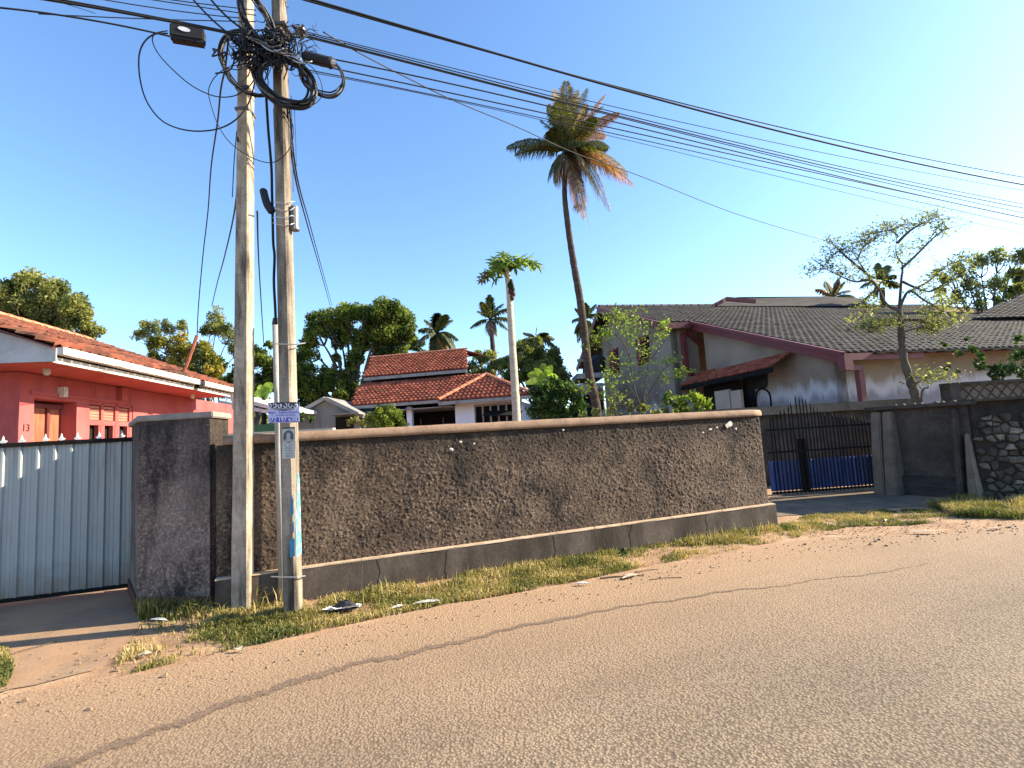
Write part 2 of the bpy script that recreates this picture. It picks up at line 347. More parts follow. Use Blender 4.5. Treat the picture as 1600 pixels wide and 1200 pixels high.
# ------------------------------------------------------------------ roughcast boundary wall
def roughcast_mat(name, dark, mid, light, top, zt, ztw):
    m, t, b = nodes(name); co = obco(t)
    f = math_(t, 'ADD', math_(t, 'MULTIPLY', noise(t, co, 34, 5, .75), .75), math_(t, 'MULTIPLY', noise(t, co, 1.4, 5, .65), .25)); g_ = noise(t, co, 1.1, 5, .6)
    c = ramp(t, f, [(.36, dark), (.50, mid), (.62, light)])
    c = mixc(t, ramp(t, noise(t, obco(t, (1, 1, .55)), 3.4, 8, .78), [(.49, (0, 0, 0)), (.60, (.85, .85, .85))]), c, tuple(q*.7 for q in dark))
    c = mixc(t, ramp(t, noise(t, co, 1.0, 4, .55), [(.46, (0, 0, 0)), (.68, (.6, .6, .6))]), c, tuple(q*.85 for q in light))
    sep = N(t, 'ShaderNodeSeparateXYZ'); t.links.new(co, sep.inputs[0])
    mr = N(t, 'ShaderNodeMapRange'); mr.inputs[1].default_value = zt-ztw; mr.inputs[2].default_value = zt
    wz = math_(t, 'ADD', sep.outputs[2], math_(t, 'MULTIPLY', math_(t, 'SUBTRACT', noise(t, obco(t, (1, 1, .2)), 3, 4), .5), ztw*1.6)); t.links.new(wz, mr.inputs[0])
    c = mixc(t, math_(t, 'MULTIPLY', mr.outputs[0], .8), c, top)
    t.links.new(c, b.inputs['Base Color']); b.inputs['Roughness'].default_value = .95
    bump(t, b, noise(t, co, 60, 5, .8), .8, .012); return m
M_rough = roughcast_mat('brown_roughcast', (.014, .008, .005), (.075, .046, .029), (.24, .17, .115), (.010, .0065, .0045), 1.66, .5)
M_roughg = roughcast_mat('grey_roughcast', (.022, .015, .012), (.16, .112, .09), (.38, .29, .235), (.012, .010, .009), 2.0, .9)
def rough_face(name, p, q, z0, z1, nrm, mat, parent, amp=.0145, cell=.009, lean=0.0, seed=1):
    L = (q-p).length; nx = int(L/cell); nz = int((z1-z0)/cell); x = np.linspace(0, L, nx+1); z = np.linspace(z0, z1, nz+1)
    X, Z = np.meshgrid(x, z, indexing='ij')
    h = vnoise(X+.3*Z, Z, .027, seed)*.5+vnoise(X, Z, .014, seed+1)*.5+vnoise(X, Z, .8, seed+2)*.4
    h = np.abs(h-.7)*1.7
    e = np.minimum(np.minimum(X, L-X)/.03, 1)*np.minimum(np.minimum(Z-z0, z1-Z)/.02, 1)
    h = h*amp*e
    d = (q-p).normalized(); P = np.zeros((nx+1, nz+1, 3))
    for k in range(3): P[..., k] = p[k]+d[k]*X+nrm[k]*(h-lean*(Z-z0))
    P[..., 2] = Z
    idx = np.arange((nx+1)*(nz+1)).reshape(nx+1, nz+1)
    Fq = np.stack([idx[:-1, :-1], idx[1:, :-1], idx[1:, 1:], idx[:-1, 1:]], -1).reshape(-1, 4)
    return np_obj(name, P.reshape(-1, 3), Fq, mat, parent, smooth=False)
T = .24; PL = .32; WT = 1.665; S = .07
a_l = (onp(336, 900, A0, NF)-A0).dot(U)                                                      # where the wall meets the pillar
wall = thing('boundary_wall', 'long brown roughcast boundary wall with smooth plinth and coping, behind the two concrete poles', 'wall', wl(0))
M_plinth = plain('plinth_cement', [(.25, (.045, .034, .026)), (.5, (.10, .077, .061)), (.8, (.17, .135, .108))], 2.2, rough=.9, bmp=.35, bs=22, fine=.3, stain=((.035, .027, .021), 2.5, .42, .7, (1, 1, .25)))
# plinth with a broken, irregular lower edge
pb = MB(); nseg = 70; tp = []; bt = []
for i in range(nseg+1):
    a = a_l+(WL-a_l)*i/nseg
    pb_z = -.04+.035*math.sin(i*.7)+random.uniform(-.012, .02) if a > .2 else -.05
    tp.append((a, PL)); bt.append((a, pb_z))
vs = [wl(a, 0, z) for a, z in tp]+[wl(a, 0, z) for a, z in bt]+[wl(a, -(T+2*S), z) for a, z in tp]+[wl(a, -(T+2*S), z) for a, z in bt]
k = nseg+1; fs = []
for i in range(nseg): fs += [(i, i+1, k+i+1, k+i), (2*k+i, 3*k+i, 3*k+i+1, 2*k+i+1), (i, 2*k+i, 2*k+i+1, i+1)]
fs += [(0, k, 3*k, 2*k), (k-1, 3*k-1, 4*k-1, 2*k-1)]
pb.add(vs, fs).build('plinth', M_plinth, wall)
WE = WL-S
wb = MB().box(wl((a_l+WE-.01)/2, -(S+T/2)-.012, (PL+WT)/2), (WE-.01-a_l, T-.03, WT-PL-.002), FR); wb.build('core', M_rough, wall)
rough_face('render', wl(a_l, -S), wl(WE, -S), PL, WT, NF, M_rough, wall, seed=3)
rough_face('end_render', wl(WE, -S-.005), wl(WE, -S-T), PL, WT, U, M_rough, wall, amp=.01, seed=9)
M_cope = plain('coping_cement', [(.25, (.11, .068, .045)), (.5, (.26, .17, .115)), (.8, (.40, .28, .2))], 3, rough=.9, bmp=.4, bs=25, fine=.35, stain=((.09, .065, .048), 3, .55, .75, (1, 1, 1)))
na = 40; prof = [(.035, 0), (.045, .03), (.035, .085), (.0, .105), (-T, .105), (-T-.035, .085), (-T-.045, .03), (-T-.035, 0)]
vs = []
for i in range(na+1):
    a = a_l+.06+(WE+.035-a_l-.06)*i/na; s_ = .85 if i in (0, na) else 1
    for o_, z in prof: vs.append(wl(a, -S+(o_+T/2)*s_-T/2+random.uniform(-.003, .003), WT+z*s_+random.uniform(-.003, .003)))
kp = len(prof)
MB().add(vs, [(i*kp+j, i*kp+(j+1) % kp, (i+1)*kp+(j+1) % kp, (i+1)*kp+j) for i in range(na) for j in range(kp)]+[tuple(range(kp))[::-1], tuple(na*kp+j for j in range(kp))]).build('coping', M_cope, wall, smooth=True)
lv_ = []
for i in range(61):
    a = a_l+(WL-a_l-.01)*i/60; lv_ += [wl(a, .004+random.uniform(-.004, .004), PL+.001), wl(a, .002+random.uniform(-.004, .003), PL+.014), wl(a, -S-.01, PL+.02)]
MB().add(lv_, [(3*i+j, 3*i+3+j, 3*i+4+j, 3*i+1+j) for i in range(60) for j in (0, 1)]).build('ledge', plain('dusty_ledge', [(.3, (.25, .17, .11)), (.5, (.42, .31, .21)), (.75, (.52, .40, .29))], 6, rough=.95, bmp=.3), wall)
for a in (1.55, 2.9, 4.05, 5.3, .75):
    z = PL-.01; p_ = []; x_ = a
    while z > -.02: p_.append(wl(x_, .0015, z)); z -= random.uniform(.03, .06); x_ += random.uniform(-.025, .02)
    MB().tube(p_, .0018, 4).build('crack', M_dark, wall)
# lime splashes near the right end
M_lime = plain('lime_splash', [(.3, (.5, .45, .38)), (.7, (.68, .63, .55))], 8, rough=.9)
sp_ = MB()
for (px, py, r) in [(1139, 664, .075), (1110, 671, .03), (1120, 668, .02), (1150, 670, .03), (1099, 676, .02), (720, 690, .02), (741, 693, .02), (706, 702, .03), (880, 672, .02)]:
    c = onp(px, py, wl(0, -S+.026), NF); k = 11
    ring = [c+U*(math.cos(6.283*i/k)*r*random.uniform(.4, 1.2))+UP*(math.sin(6.283*i/k)*r*random.uniform(.3, .9)) for i in range(k)]
    sp_.add([c+NF*.004]+ring, [(0, 1+i, 1+(i+1) % k) for i in range(k)])
sp_.build('lime_splash', M_lime, wall)

# ------------------------------------------------------------------ tall gate pillar at the left end of the wall
pa, pb_ = G(213, 956), G(328, 951)
gR = G(200, 920); pc = pb_+Vector((-.085, .50, 0)); pd = Vector((gR.x+.02, gR.y-.02, 0))
pil = thing('gate_pillar', 'tall dark mottled roughcast gate pillar between the corrugated gate and the brown wall', 'pillar', pa)
foot = [pa, pb_, pc, pd]; cen = sum(foot, Vector())/4
ins = [cen+(p-cen)*.97 for p in foot]
MB().prism(ins, -.1, 1.97).build('core', M_roughg, pil)
pn = Vector(((pb_-pa).y, -(pb_-pa).x, 0)).normalized()
rough_face('render', pa, pb_, .13, 1.97, pn, M_roughg, pil, amp=.02, seed=21)
sn = Vector(((pc-pb_).y, -(pc-pb_).x, 0)).normalized()
rough_face('side_render', pb_, pc, .13, 1.97, sn, M_rough, pil, amp=.02, seed=31)
MB().prism([cen+(p-cen)*1.03 for p in foot], -.1, .13).build('base', plain('reddish_base', [(.3, (.06, .03, .022)), (.55, (.14, .065, .045)), (.8, (.22, .11, .075))], 4, rough=.95, bmp=.5), pil)
MB().prism([cen+(p-cen)*1.07 for p in foot], 1.97, 2.035).build('cap', plain('cap_cement', [(.3, (.16, .14, .12)), (.7, (.34, .31, .27))], 4, rough=.9, bmp=.4), pil, bevel=.01)

# ------------------------------------------------------------------ corrugated sheet gate
g0, g1 = G(-170, 969), G(207, 921); gu = (g1-g0).normalized(); gn = Vector((gu.y, -gu.x, 0)); GL = (g1-g0).length
gate = thing('corrugated_gate', 'blue grey corrugated sheet metal gate with black rails and white spear tips', 'gate', g0)
M_sheet = plain('blue_grey_sheet', [(.3, (.27, .295, .29)), (.7, (.34, .365, .355))], 1.2, rough=.42, bmp=.06, bs=12, stretch=(1, 1, .3), stain=((.16, .13, .10), 3.5, .56, .8, (1, 1, .12)), mud=(.45, (.2, .14, .09)))
GZ0, GZ1 = .07, 1.80; pw = .165; npan = int(GL/pw)
ZT = lambda a: GZ1
for i in range(npan+1):
    a = GL-i*pw; mb = MB(); prof = [(0, 0), (.010, .028), (.032, .028), (.042, 0), (.075, .0), (.079, .004), (.083, 0), (.118, 0), (.122, .004), (.126, 0), (pw, 0)]
    vs = []
    for (x, h) in prof: vs += [g0+gu*(a-pw+x)+gn*h+UP*GZ0, g0+gu*(a-pw+x)+gn*h+UP*ZT(a)]
    mb.add(vs, [(2*j, 2*j+2, 2*j+3, 2*j+1) for j in range(len(prof)-1)]).build('sheet_panel', M_sheet, gate)
MB().box(g0+gu*(GL/2)+gn*.012+UP*(GZ1+.02), (GL, .06, .05), (gu, -gn)).build('rail', M_blackp, gate)
MB().box(g0+gu*(GL/2)+gn*.012+UP*(GZ0-.012), (GL, .06, .04), (gu, -gn)).build('rail', M_blackp, gate)
for px in (-28, 5, 34, 71, 96, 121, 155, 190):
    p = onp(px, 690, g0-gn*.05, gn); p.z = GZ1-.1; mb = MB()
    x, y = gu, -gn
    def ring(z, w, d=.012): return [p+x*(w*sx)+y*(d*sy)+UP*z for sx, sy in ((-1, -1), (1, -1), (1, 1), (-1, 1))]
    lv = [ring(0, .012), ring(.15, .010), ring(.155, .024), ring(.17, .027), ring(.18, .011), ring(.235, .002, .002)]
    mb.add([q for l in lv for q in l], [(4*i+j, 4*i+(j+1) % 4, 4*i+4+(j+1) % 4, 4*i+4+j) for i in range(5) for j in range(4)]+[(3, 2, 1, 0), (20, 21, 22, 23)])
    mb.box(p+UP*.17, (.07, .012, .012), (x, y))
    mb.build('spear_tip', plain('white_metal', [(.3, (.6, .58, .54)), (.7, (.78, .76, .72))], 5, rough=.5, bmp=0), gate)

# ------------------------------------------------------------------ roofs of tiles
def tile_roof(name, parent, p0, u, v, poly, tw, th, mat, amp=.03, lift=.03, tag_kind='stuff', seed=0):
    u, v = Vector(u).normalized(), Vector(v).normalized(); n = u.cross(v)
    if n.z < 0: n = -n
    xs = [p[0] for p in poly]; ys = [p[1] for p in poly]; r = np.random.default_rng(seed)
    I, J = np.meshgrid(np.arange(math.floor(min(xs)/tw), math.ceil(max(xs)/tw)), np.arange(math.floor(min(ys)/th), math.ceil(max(ys)/th)), indexing='ij')
    I = I.ravel(); J = J.ravel(); ok = inside(poly, (I+.5)*tw, (J+.5)*th); I = I[ok]; J = J[ok]; m = len(I)
    k = 5; t = np.linspace(0, 1, k); hp = amp*(.5-.5*np.cos(2*math.pi*t)); hp[0] = hp[-1] = 0
    jit = r.normal(0, .004, m); Vv = []
    for row, (dv, dl) in enumerate(((0, 0), (0, 1), (1.08, 0))):
        x = (I[:, None]+t[None])*tw; y = (J[:, None]+dv)*th+np.zeros((1, k)); h = hp[None]+dl*lift+jit[:, None]
        if row == 0: h = h-.012
        Vv.append(np.stack([p0[q]+u[q]*x+v[q]*y+n[q]*h for q in range(3)], -1))
    Vv = np.stack(Vv, 1).reshape(m, 3*k, 3)
    base = (np.arange(m)*3*k)[:, None, None]; q = []
    for row in range(2):
        for j in range(k-1): q.append([row*k+j, row*k+j+1, (row+1)*k+j+1, (row+1)*k+j])
    Fq = (base+np.array(q)[None]).reshape(-1, 4)
    tn = np.repeat(np.clip(r.normal(.5, .22, m), 0, 1), len(q))
    o = np_obj(name, Vv.reshape(-1, 3), Fq, mat, parent, tone=tn)
    o['kind'] = tag_kind; return o
def ridge_tiles(parent, p, q, mat, L=.32, r=.11):
    p, q = Vector(p), Vector(q); n = max(1, int((q-p).length/L)); d = (q-p)/n; x = d.normalized(); y = UP.cross(x).normalized(); z = x.cross(y)
    for i in range(n):
        vs = []
        for e, rr in ((0, r*1.15), (1.08, r)):
            for a in range(7):
                an = math.pi*a/6; vs.append(p+d*(i+e)+y*(math.cos(an)*rr)+z*(math.sin(an)*rr*.8))
        vs += [v_-z*.02 for v_ in vs]
        MB().add(vs, [(a, a+1, a+8, a+7) for a in range(6)]+[(a, a+14, a+15, a+1) for a in range(6)]).build('ridge_tile', mat, parent, smooth=False)

# ------------------------------------------------------------------ left red house
OE = D(90, 545, 7.24); OE.z = 0; eA = Vector((-.136, .9907, 0)).normalized(); eB = Vector((-eA.y, eA.x, 0))   # eA away, eB left
def lh(a, b, z): return OE+eA*a+eB*b+UP*z
house = thing('red_house', 'low red house with clay tile roof and white gutters behind the corrugated gate', 'house', OE)
LE = 6.25
WB = 1.0; WA = .72
def on_wall(px, py): p = onp(px, py, lh(0, WB, 0), -eB)-OE; return p.dot(eA), p.z
def wrect(x0, y0, x1, y1):
    (a0, z1), (a1, _) = on_wall(x0, y0), on_wall(x1, y0); _, z0 = on_wall(x0, y1); return a0, a1, z0, z1
# wall with door recess and window opening: built from pieces
dl, dr = on_wall(53, 640)[0], on_wall(120, 640)[0]; dt = on_wall(56, 622)[1]
wl0, wl1 = on_wall(140, 640)[0], on_wall(208, 640)[0]; wt = on_wall(140, 627)[1]
HW = 3.02
hw = MB()
def wbox(mb, a0, a1, z0, z1, b0=0.0, b1=.2): mb.box(lh((a0+a1)/2, WB+(b0+b1)/2, (z0+z1)/2), (a1-a0, abs(b1-b0), z1-z0), (eA, eB)); return mb
wbox(hw, WA, dl, 0, HW); wbox(hw, dl, dr, dt, HW); wbox(hw, dr, wl0, 0, HW); wbox(hw, wl0, wl1, wt, HW); wbox(hw, wl0, wl1, 0, .9); wbox(hw, wl1, 9.2, 0, HW)
hw.box(lh(WA+.1, WB+.2+2.6, HW/2), (.2, 5.2, HW-.002), (eA, eB))
hw.box(lh(9.1, WB+.2+2.6, HW/2), (.2, 5.2, HW-.002), (eA, eB))
hw.build('wall', M_redwall, house)
jb = MB(); wbox(jb, dl-.02, dl, 0, dt, .2, .75); wbox(jb, dr, dr+.02, 0, dt, .2, .75); wbox(jb, dl, dr, dt, dt+.02, .2, .75); jb.build('recess_wall', M_redwall, house)
dd = MB(); wbox(dd, dl, dr-.04, 0, dt-.12, .26, .3); door = dd.build('door', M_wood, house)
dm = MB(); wbox(dm, dr-.36, dr-.3, 0, dt-.05, .22, .3); wbox(dm, dl, dr, dt-.12, dt-.05, .22, .3); dm.build('frame', M_maroon, door)
# trim line above the window and pilaster
tr = MB(); wbox(tr, dl-.1, wl1+.05, wt+.02, wt+.07, -.03, .0); tr.build('trim', M_redwall, house)
tr = MB(); wbox(tr, wl1-.55, wl1-.35, wt+.07, wt+.33, -.10, .0); tr.build('bracket', M_redwall, house)
win = MB(); wbox(win, wl0, wl1, .9, wt, .14, .16); win = win.build('window', M_dark, house)
segs = [(140, 160), (164, 182), (187, 204)]
TZ = on_wall(165, 663)[1]; fr = MB(); wbox(fr, wl0, wl1, wt-.05, wt, .02, .12); wbox(fr, wl0, wl1, TZ-.02, TZ+.07, .02, .12)
lastx = wl0
for s0, s1 in segs:
    a0, a1 = on_wall(s0, 650)[0], on_wall(s1, 650)[0]
    if a0 > lastx: wbox(fr, lastx, a0, .9, wt, .02, .125)
    lastx = a1
    wbox(fr, a0, a0+.05, .9, TZ, .03, .11); wbox(fr, a1-.05, a1, .9, TZ, .03, .11)
wbox(fr, lastx, wl1, .9, wt, .02, .125); fr.build('frame', M_redwall, win)
for s0, s1 in segs:
    a0, a1 = on_wall(s0, 650)[0], on_wall(s1, 650)[0]
    lv = MB()
    for q in range(5):
        z = TZ+.08+q*(wt-.06-TZ-.08)/5; lv.box(lh((a0+a1)/2, WB+.08, z+.025), (a1-a0-.02, .05, .045), (eA, eB))
    lv.build('louvre', M_shutter, win)
# soffit, fascia boards, gutters
MB().slab([lh(-.02, .06, 3.03), lh(LE, .06, 3.03), lh(LE, WB+.2, 3.03), lh(-.02, WB+.2, 3.03)], -.02, UP).build('soffit', M_redwall, house)
MB().slab([lh(0, WB+.2, 3.03), lh(WA+.2, WB+.2, 3.03), lh(WA+.2, WB+4, 3.03), lh(0, WB+4, 3.03)], -.02, UP).build('soffit', M_redwall, house)
MB().box(lh(LE/2, .07, 3.065), (LE, .03, .085), (eA, eB)).build('fascia', M_white, house)
MB().box(lh(LE/2, .13, 3.13), (LE-.1, .02, .2), (eA, eB)).build('gutter_gap_shade', M_dark, house)  # dark strip added so the slot under the gutter reads as shaded
ga = MB(); na = 22
g_end = 4.15
for (s0, s1) in ((-.02, g_end), (g_end+.25, LE)):
    k = int((s1-s0)/.19); w = (s1-s0)/k
    for i in range(k): MB().box(lh(s0+w*(i+.5), -.03, 3.185), (w-.008, .12, .105+.004*(i % 2)), (eA, eB)).build('gutter_block', M_white, house)
MB().box(lh(g_end+.12, -.02, 3.12), (.2, .09, .12), (eA, eB)).build('gutter_bracket', M_blackp, house)
MB().box(lh(LE-.05, -.02, 2.9), (.09, .09, .42), (eA, eB)).build('downpipe', M_white, house)
MB().slab([lh(-.03, .0, 3.03), lh(-.03, .0, 3.22), lh(-.03, 4.3, 4.75), lh(-.03, 4.3, 3.03)], .03, -eA).build('gable_board', plain('grey_board', [(.3, (.25, .25, .25)), (.55, (.44, .44, .43)), (.8, (.58, .57, .55))], 1.5, rough=.85, bmp=.3), house)
sl = .39; vdir = (eB+UP*sl).normalized(); WR = 3.6*math.sqrt(1+sl*sl)
tile_roof('roof', house, lh(-.12, -.03, 3.245), eA, vdir, [(0, 0), (LE+.2, 0), (LE+.2, WR), (0, WR)], .21, .27, M_tileold, amp=.05, lift=.05, seed=1)
MB().slab([lh(-.1, -.0, 3.235), lh(LE+.05, -.0, 3.235), lh(LE+.05, 3.6, 3.235+3.6*sl), lh(-.1, 3.6, 3.235+3.6*sl)], .02, (UP-eB*sl).normalized()).build('roof_deck', M_maroon, house)
MB().slab([lh(-.1, 3.6, 3.235+3.6*sl), lh(LE, 3.6, 3.235+3.6*sl), lh(LE, 7.2, 3.235), lh(-.1, 7.2, 3.235)], .05, (UP+eB*sl).normalized()).build('back_roof', M_tile, house)
ridge_tiles(house, lh(-.12, 3.6, 3.28+3.6*sl), lh(LE+.1, 3.6, 3.28+3.6*sl), M_ridge)
# small fittings
a, z = on_wall(93, 613); MB().box(lh(a, WB-.05, z), (.1, .1, .17), (eA, eB)).build('wall_lamp', M_white, house)
for a in (.6, 5.2): MB().tube([lh(a, .55, 3.03), lh(a, .55, 2.97), lh(a, .55, 2.93)], [.05, .05, .03], 8).build('soffit_lamp', M_white, house)
# slanted mast carrying the service wire
mast_b, mast_t = D(279, 600, 11.2), D(308, 524, 11.0)
MB().tube([mast_b, mast_b.lerp(mast_t, .5)+Vector((.02, 0, 0)), mast_t], .035, 6).build('service_mast', plain('rusty_pipe', [(.3, (.2, .05, .03)), (.7, (.42, .13, .08))], 6, rough=.7), house)
def text_obj(s, size, mat, parent, pos, xdir, zdir, name='lettering', depth=.001, align='CENTER'):
    cu = bpy.data.curves.new('t', 'FONT'); cu.body = s; cu.size = size; cu.align_x = align; cu.align_y = 'CENTER'; cu.extrude = depth
    to = bpy.data.objects.new('t', cu); COL.objects.link(to); dg = bpy.context.evaluated_depsgraph_get()
    me = bpy.data.meshes.new_from_object(to.evaluated_get(dg)); bpy.data.objects.remove(to); me.materials.clear()
    x = Vector(xdir).normalized(); z = Vector(zdir).normalized(); n = x.cross(z); mt = Matrix((x, z, n)).transposed().to_4x4()
    mt.translation = Vector(pos)-ROOT[parent.name]; me.transform(mt)
    return link(name, me, parent, mat)
a, z = on_wall(40, 669); text_obj('13', .16, M_blackp, house, lh(a, WB-.006, z), eA, UP, 'house_number')

# ------------------------------------------------------------------ outbuilding seen between the poles
ob = thing('shed', 'small shed with white roof edges and green side, seen between the two concrete poles', 'shed', D(400, 690, 17)*1)
bo = ROOT[ob.name]
p = lambda px, py, Y=17: D(px, py, Y)
MB().slab([p(340, 612), p(424, 634), p(424, 640), p(340, 619)], 4, Vector((0, -1, 0))).build('roof', M_white, ob)
MB().slab([p(340, 625), p(424, 642), p(424, 647), p(340, 632)], .1, Vector((0, -1, 0))).build('beam', M_white, ob)
q0, q1 = D(380, 640, 18), D(424, 640, 18)
MB().box(((q0.x+q1.x)/2, 18.6, 1.2), (q1.x-q0.x, .15, 2.6)).build('wall', plain('green_wall', [(.3, (.05, .16, .09)), (.7, (.09, .25, .15))], 2), ob)
lowc = MB(); q0 = D(395, 665, 9.5); q1 = D(520, 668, 9.8)
lowc.prism([(q0.x-1, 9.5), (q1.x, 9.8), (q1.x, 9.95), (q0.x-1, 9.65)], 0, 1.93)
tag(lowc.build('garden_wall', plain('cream_wall', [(.25, (.3, .26, .19)), (.5, (.5, .45, .35)), (.8, (.62, .57, .46))], 3, rough=.9, bmp=.3), origin=(q0.x, 9.5, 0)), 'pale cream garden wall just above the brown wall, seen right of the poles', 'wall')

# ------------------------------------------------------------------ grey hut left of the middle house
hut = thing('grey_hut', 'grey gabled hut with dark opening left of the tiled white house', 'hut', (D(510, 690, 21).x, 21, 0))
Y = 21
pts = [D(455, 655, Y), D(511, 624, Y), D(562, 648, Y)]; M_hut = plain('hut_wall', [(.3, (.17, .175, .17)), (.7, (.27, .275, .27))], 1, rough=.9, bmp=.2)
bl, br = Vector((pts[0].x, Y, 0)), Vector((pts[2].x, Y, 0))
MB().slab([bl, br, pts[2], pts[1], pts[0]], 5, Vector((0, -1, 0))).build('wall', M_hut, hut)
for a, b in ((pts[0], pts[1]), (pts[1], pts[2])):
    d = (b-a).normalized(); a2, b2 = (a-d*.25 if a is pts[0] else a), (b+d*.25 if b is pts[2] else b)
    nn = Vector((-d.z, 0, d.x)); MB().add([a2+nn*.1+Vector((0, -.3, 0)), b2+nn*.1+Vector((0, -.3, 0)), b2+nn*.1+Vector((0, 5, 0)), a2+nn*.1+Vector((0, 5, 0)), a2-nn*.04+Vector((0, -.3, 0)), b2-nn*.04+Vector((0, -.3, 0)), b2-nn*.04+Vector((0, 5, 0)), a2-nn*.04+Vector((0, 5, 0))], [(0, 1, 2, 3), (4, 7, 6, 5), (0, 4, 5, 1), (1, 5, 6, 2), (2, 6, 7, 3), (3, 7, 4, 0)]).build('roof', plain('old_sheet', [(.3, (.16, .15, .14)), (.7, (.3, .29, .27))], 2), hut)
a, b = D(524, 652, Y-.06), D(552, 652, Y-.06); MB().box(((a.x+b.x)/2, Y-.03, a.z/2), (b.x-a.x, .05, a.z)).build('opening', M_dark, hut)
a, b = D(516, 648, Y-.6), D(562, 646, Y-.6); MB().box(((a.x+b.x)/2, Y-.4, a.z), (b.x-a.x, .7, .06)).build('awning', plain('old_sheet', []), hut)
for px in (487, 499): q = D(px, 640, Y-.02); MB().box((q.x, Y-.02, q.z/2), (.03, .04, q.z)).build('panel_joint', M_grey, hut)

# ------------------------------------------------------------------ middle house with the clay roof
MY = 22.0
mo = D(548, 634, MY); MZ = mo.z; mo.z = 0; mu = Vector((.982, -.19, 0)).normalized(); mv = Vector((-mu.y, mu.x, 0))
def mh(a, b, z): return mo+mu*a+mv*b+UP*z
def m_at(px, py, b=0.0): q = onp(px, py, mh(0, b, 0), mv)-mo; return q.dot(mu), q.z
mid = thing('tiled_house', 'white bungalow with two tier orange clay tile roof and dark veranda behind the wall', 'house', mo)
ms = .47; md = (mv+UP*ms).normalized(); ml = math.sqrt(1+ms*ms)
aR, _ = m_at(706, 622); aW, _ = m_at(833, 612)
rl = 2.75
ax, _ = m_at(562, 594, rl); ax2, _ = m_at(745, 584, rl)
tile_roof('lower_roof', mid, mh(0, 0, MZ), mu, md, [(0, 0), (aR+.4, 0), (ax2+.6, rl*ml), (ax, rl*ml)], .2, .29, M_tile, seed=2, amp=.045, lift=.05)
MB().slab([mh(.05, .05, MZ-.01), mh(aR+.5, .05, MZ-.01), mh(ax2+.6, rl, MZ-.01+rl*ms), mh(ax+.05, rl, MZ-.01+rl*ms)], .1, (UP-mv*ms).normalized()).build('lower_deck', M_maroon, mid)
u0a, u0z = m_at(567, 589, 2.5); u1a, _ = m_at(731, 584, 2.5); r0a, r0z = m_at(579, 560, 5.4); r1a, _ = m_at(729, 557, 5.4)
us = (r0z-u0z)/2.9; ud = (mv+UP*us).normalized(); ul = 2.9*math.sqrt(1+us*us)
tile_roof('upper_roof', mid, mh(0, 2.5, u0z), mu, ud, [(u0a, 0), (u1a, 0), (r1a, ul), (r0a, ul)], .2, .29, M_tile, seed=3, amp=.045, lift=.05)
MB().slab([mh(u0a, 2.5, u0z-.02), mh(u1a, 2.5, u0z-.02), mh(r1a, 5.4, r0z-.02), mh(r0a, 5.4, r0z-.02)], .06, (UP-mv*us).normalized()).build('upper_deck', M_maroon, mid)
MB().slab([mh(u0a, 5.7, r0z-.3), mh(u1a, 5.7, r0z-.3), mh(r1a, 5.4, r0z-.02), mh(r0a, 5.4, r0z-.02)], .06, (UP+mv*us).normalized()).build('back_roof', M_tile, mid)
MB().box(mh((u0a+u1a)/2, 2.52, u0z-.12), (u1a-u0a-.1, .06, .14), (mu, mv)).build('upper_fascia', M_dull, mid)
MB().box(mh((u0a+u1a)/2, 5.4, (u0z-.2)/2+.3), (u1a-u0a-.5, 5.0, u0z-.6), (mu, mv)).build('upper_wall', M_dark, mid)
ridge_tiles(mid, mh(r0a, 5.4, r0z+.02), mh(r1a, 5.4, r0z+.02), M_ridge, .4, .1)
# right hip
hx, hz_ = m_at(760, 586, 1.75); b0 = -.25
hs_ = (hz_-MZ+.1)/(1.75-b0); hd = (mv+UP*hs_).normalized(); hl = (1.75-b0)*math.sqrt(1+hs_*hs_)
tile_roof('hip_roof', mid, mh(0, b0, MZ-.1), mu, hd, [(aR-.5, 0), (aW, 0), (hx, hl)], .2, .29, M_tile, seed=4, amp=.045, lift=.05)
MB().slab([mh(aR-.45, b0, MZ-.12), mh(aW, b0, MZ-.12), mh(hx, 1.75, hz_-.03)], .05, (UP-mv*hs_).normalized()).build('hip_deck', M_maroon, mid)
apx = mh(hx, 1.75, hz_)
MB().add([mh(aW, b0, MZ-.1), mh(aW, 5, MZ-.1), mh(hx, 4, hz_), apx], [(0, 1, 2, 3)]).build('hip_side', M_tile, mid)
MB().add([mh(aR-.5, b0, MZ-.1), apx, mh(hx, 4, hz_), mh(aR-.5, 3, MZ+.5)], [(0, 1, 2, 3)]).build('hip_side', M_tile, mid)
ridge_tiles(mid, mh(aR-.5, b0, MZ-.05), apx+UP*.03, M_ridge, .38, .11); ridge_tiles(mid, mh(aW, b0, MZ-.05), apx+UP*.03, M_ridge, .38, .1)
MB().box(mh((0+aR)/2-.1, -.01, MZ-.09), (aR-.1, .05, .13), (mu, mv)).build('fascia', M_dull, mid)
MB().box(mh((aR-.5+aW)/2, b0-.01, MZ-.2), (aW-aR+.5, .05, .14), (mu, mv)).build('fascia', M_dull, mid)
def mrect(mb, x0, y0, x1, y1, b, th=.1):
    a0, z1 = m_at(x0, y0, b); a1, _ = m_at(x1, y0, b); _, z0 = m_at(x0, y1, b); mb.box(mh((a0+a1)/2, b+th/2, (z0+z1)/2), (a1-a0, th, z1-z0), (mu, mv)); return mb
a0, _ = m_at(711, 640, .5); a1, _ = m_at(815, 640, .5); w0, _ = m_at(741, 640, .5); w1, _ = m_at(803, 640, .5)
_, zt = m_at(741, 634, .5); _, zh = m_at(741, 625, .5)
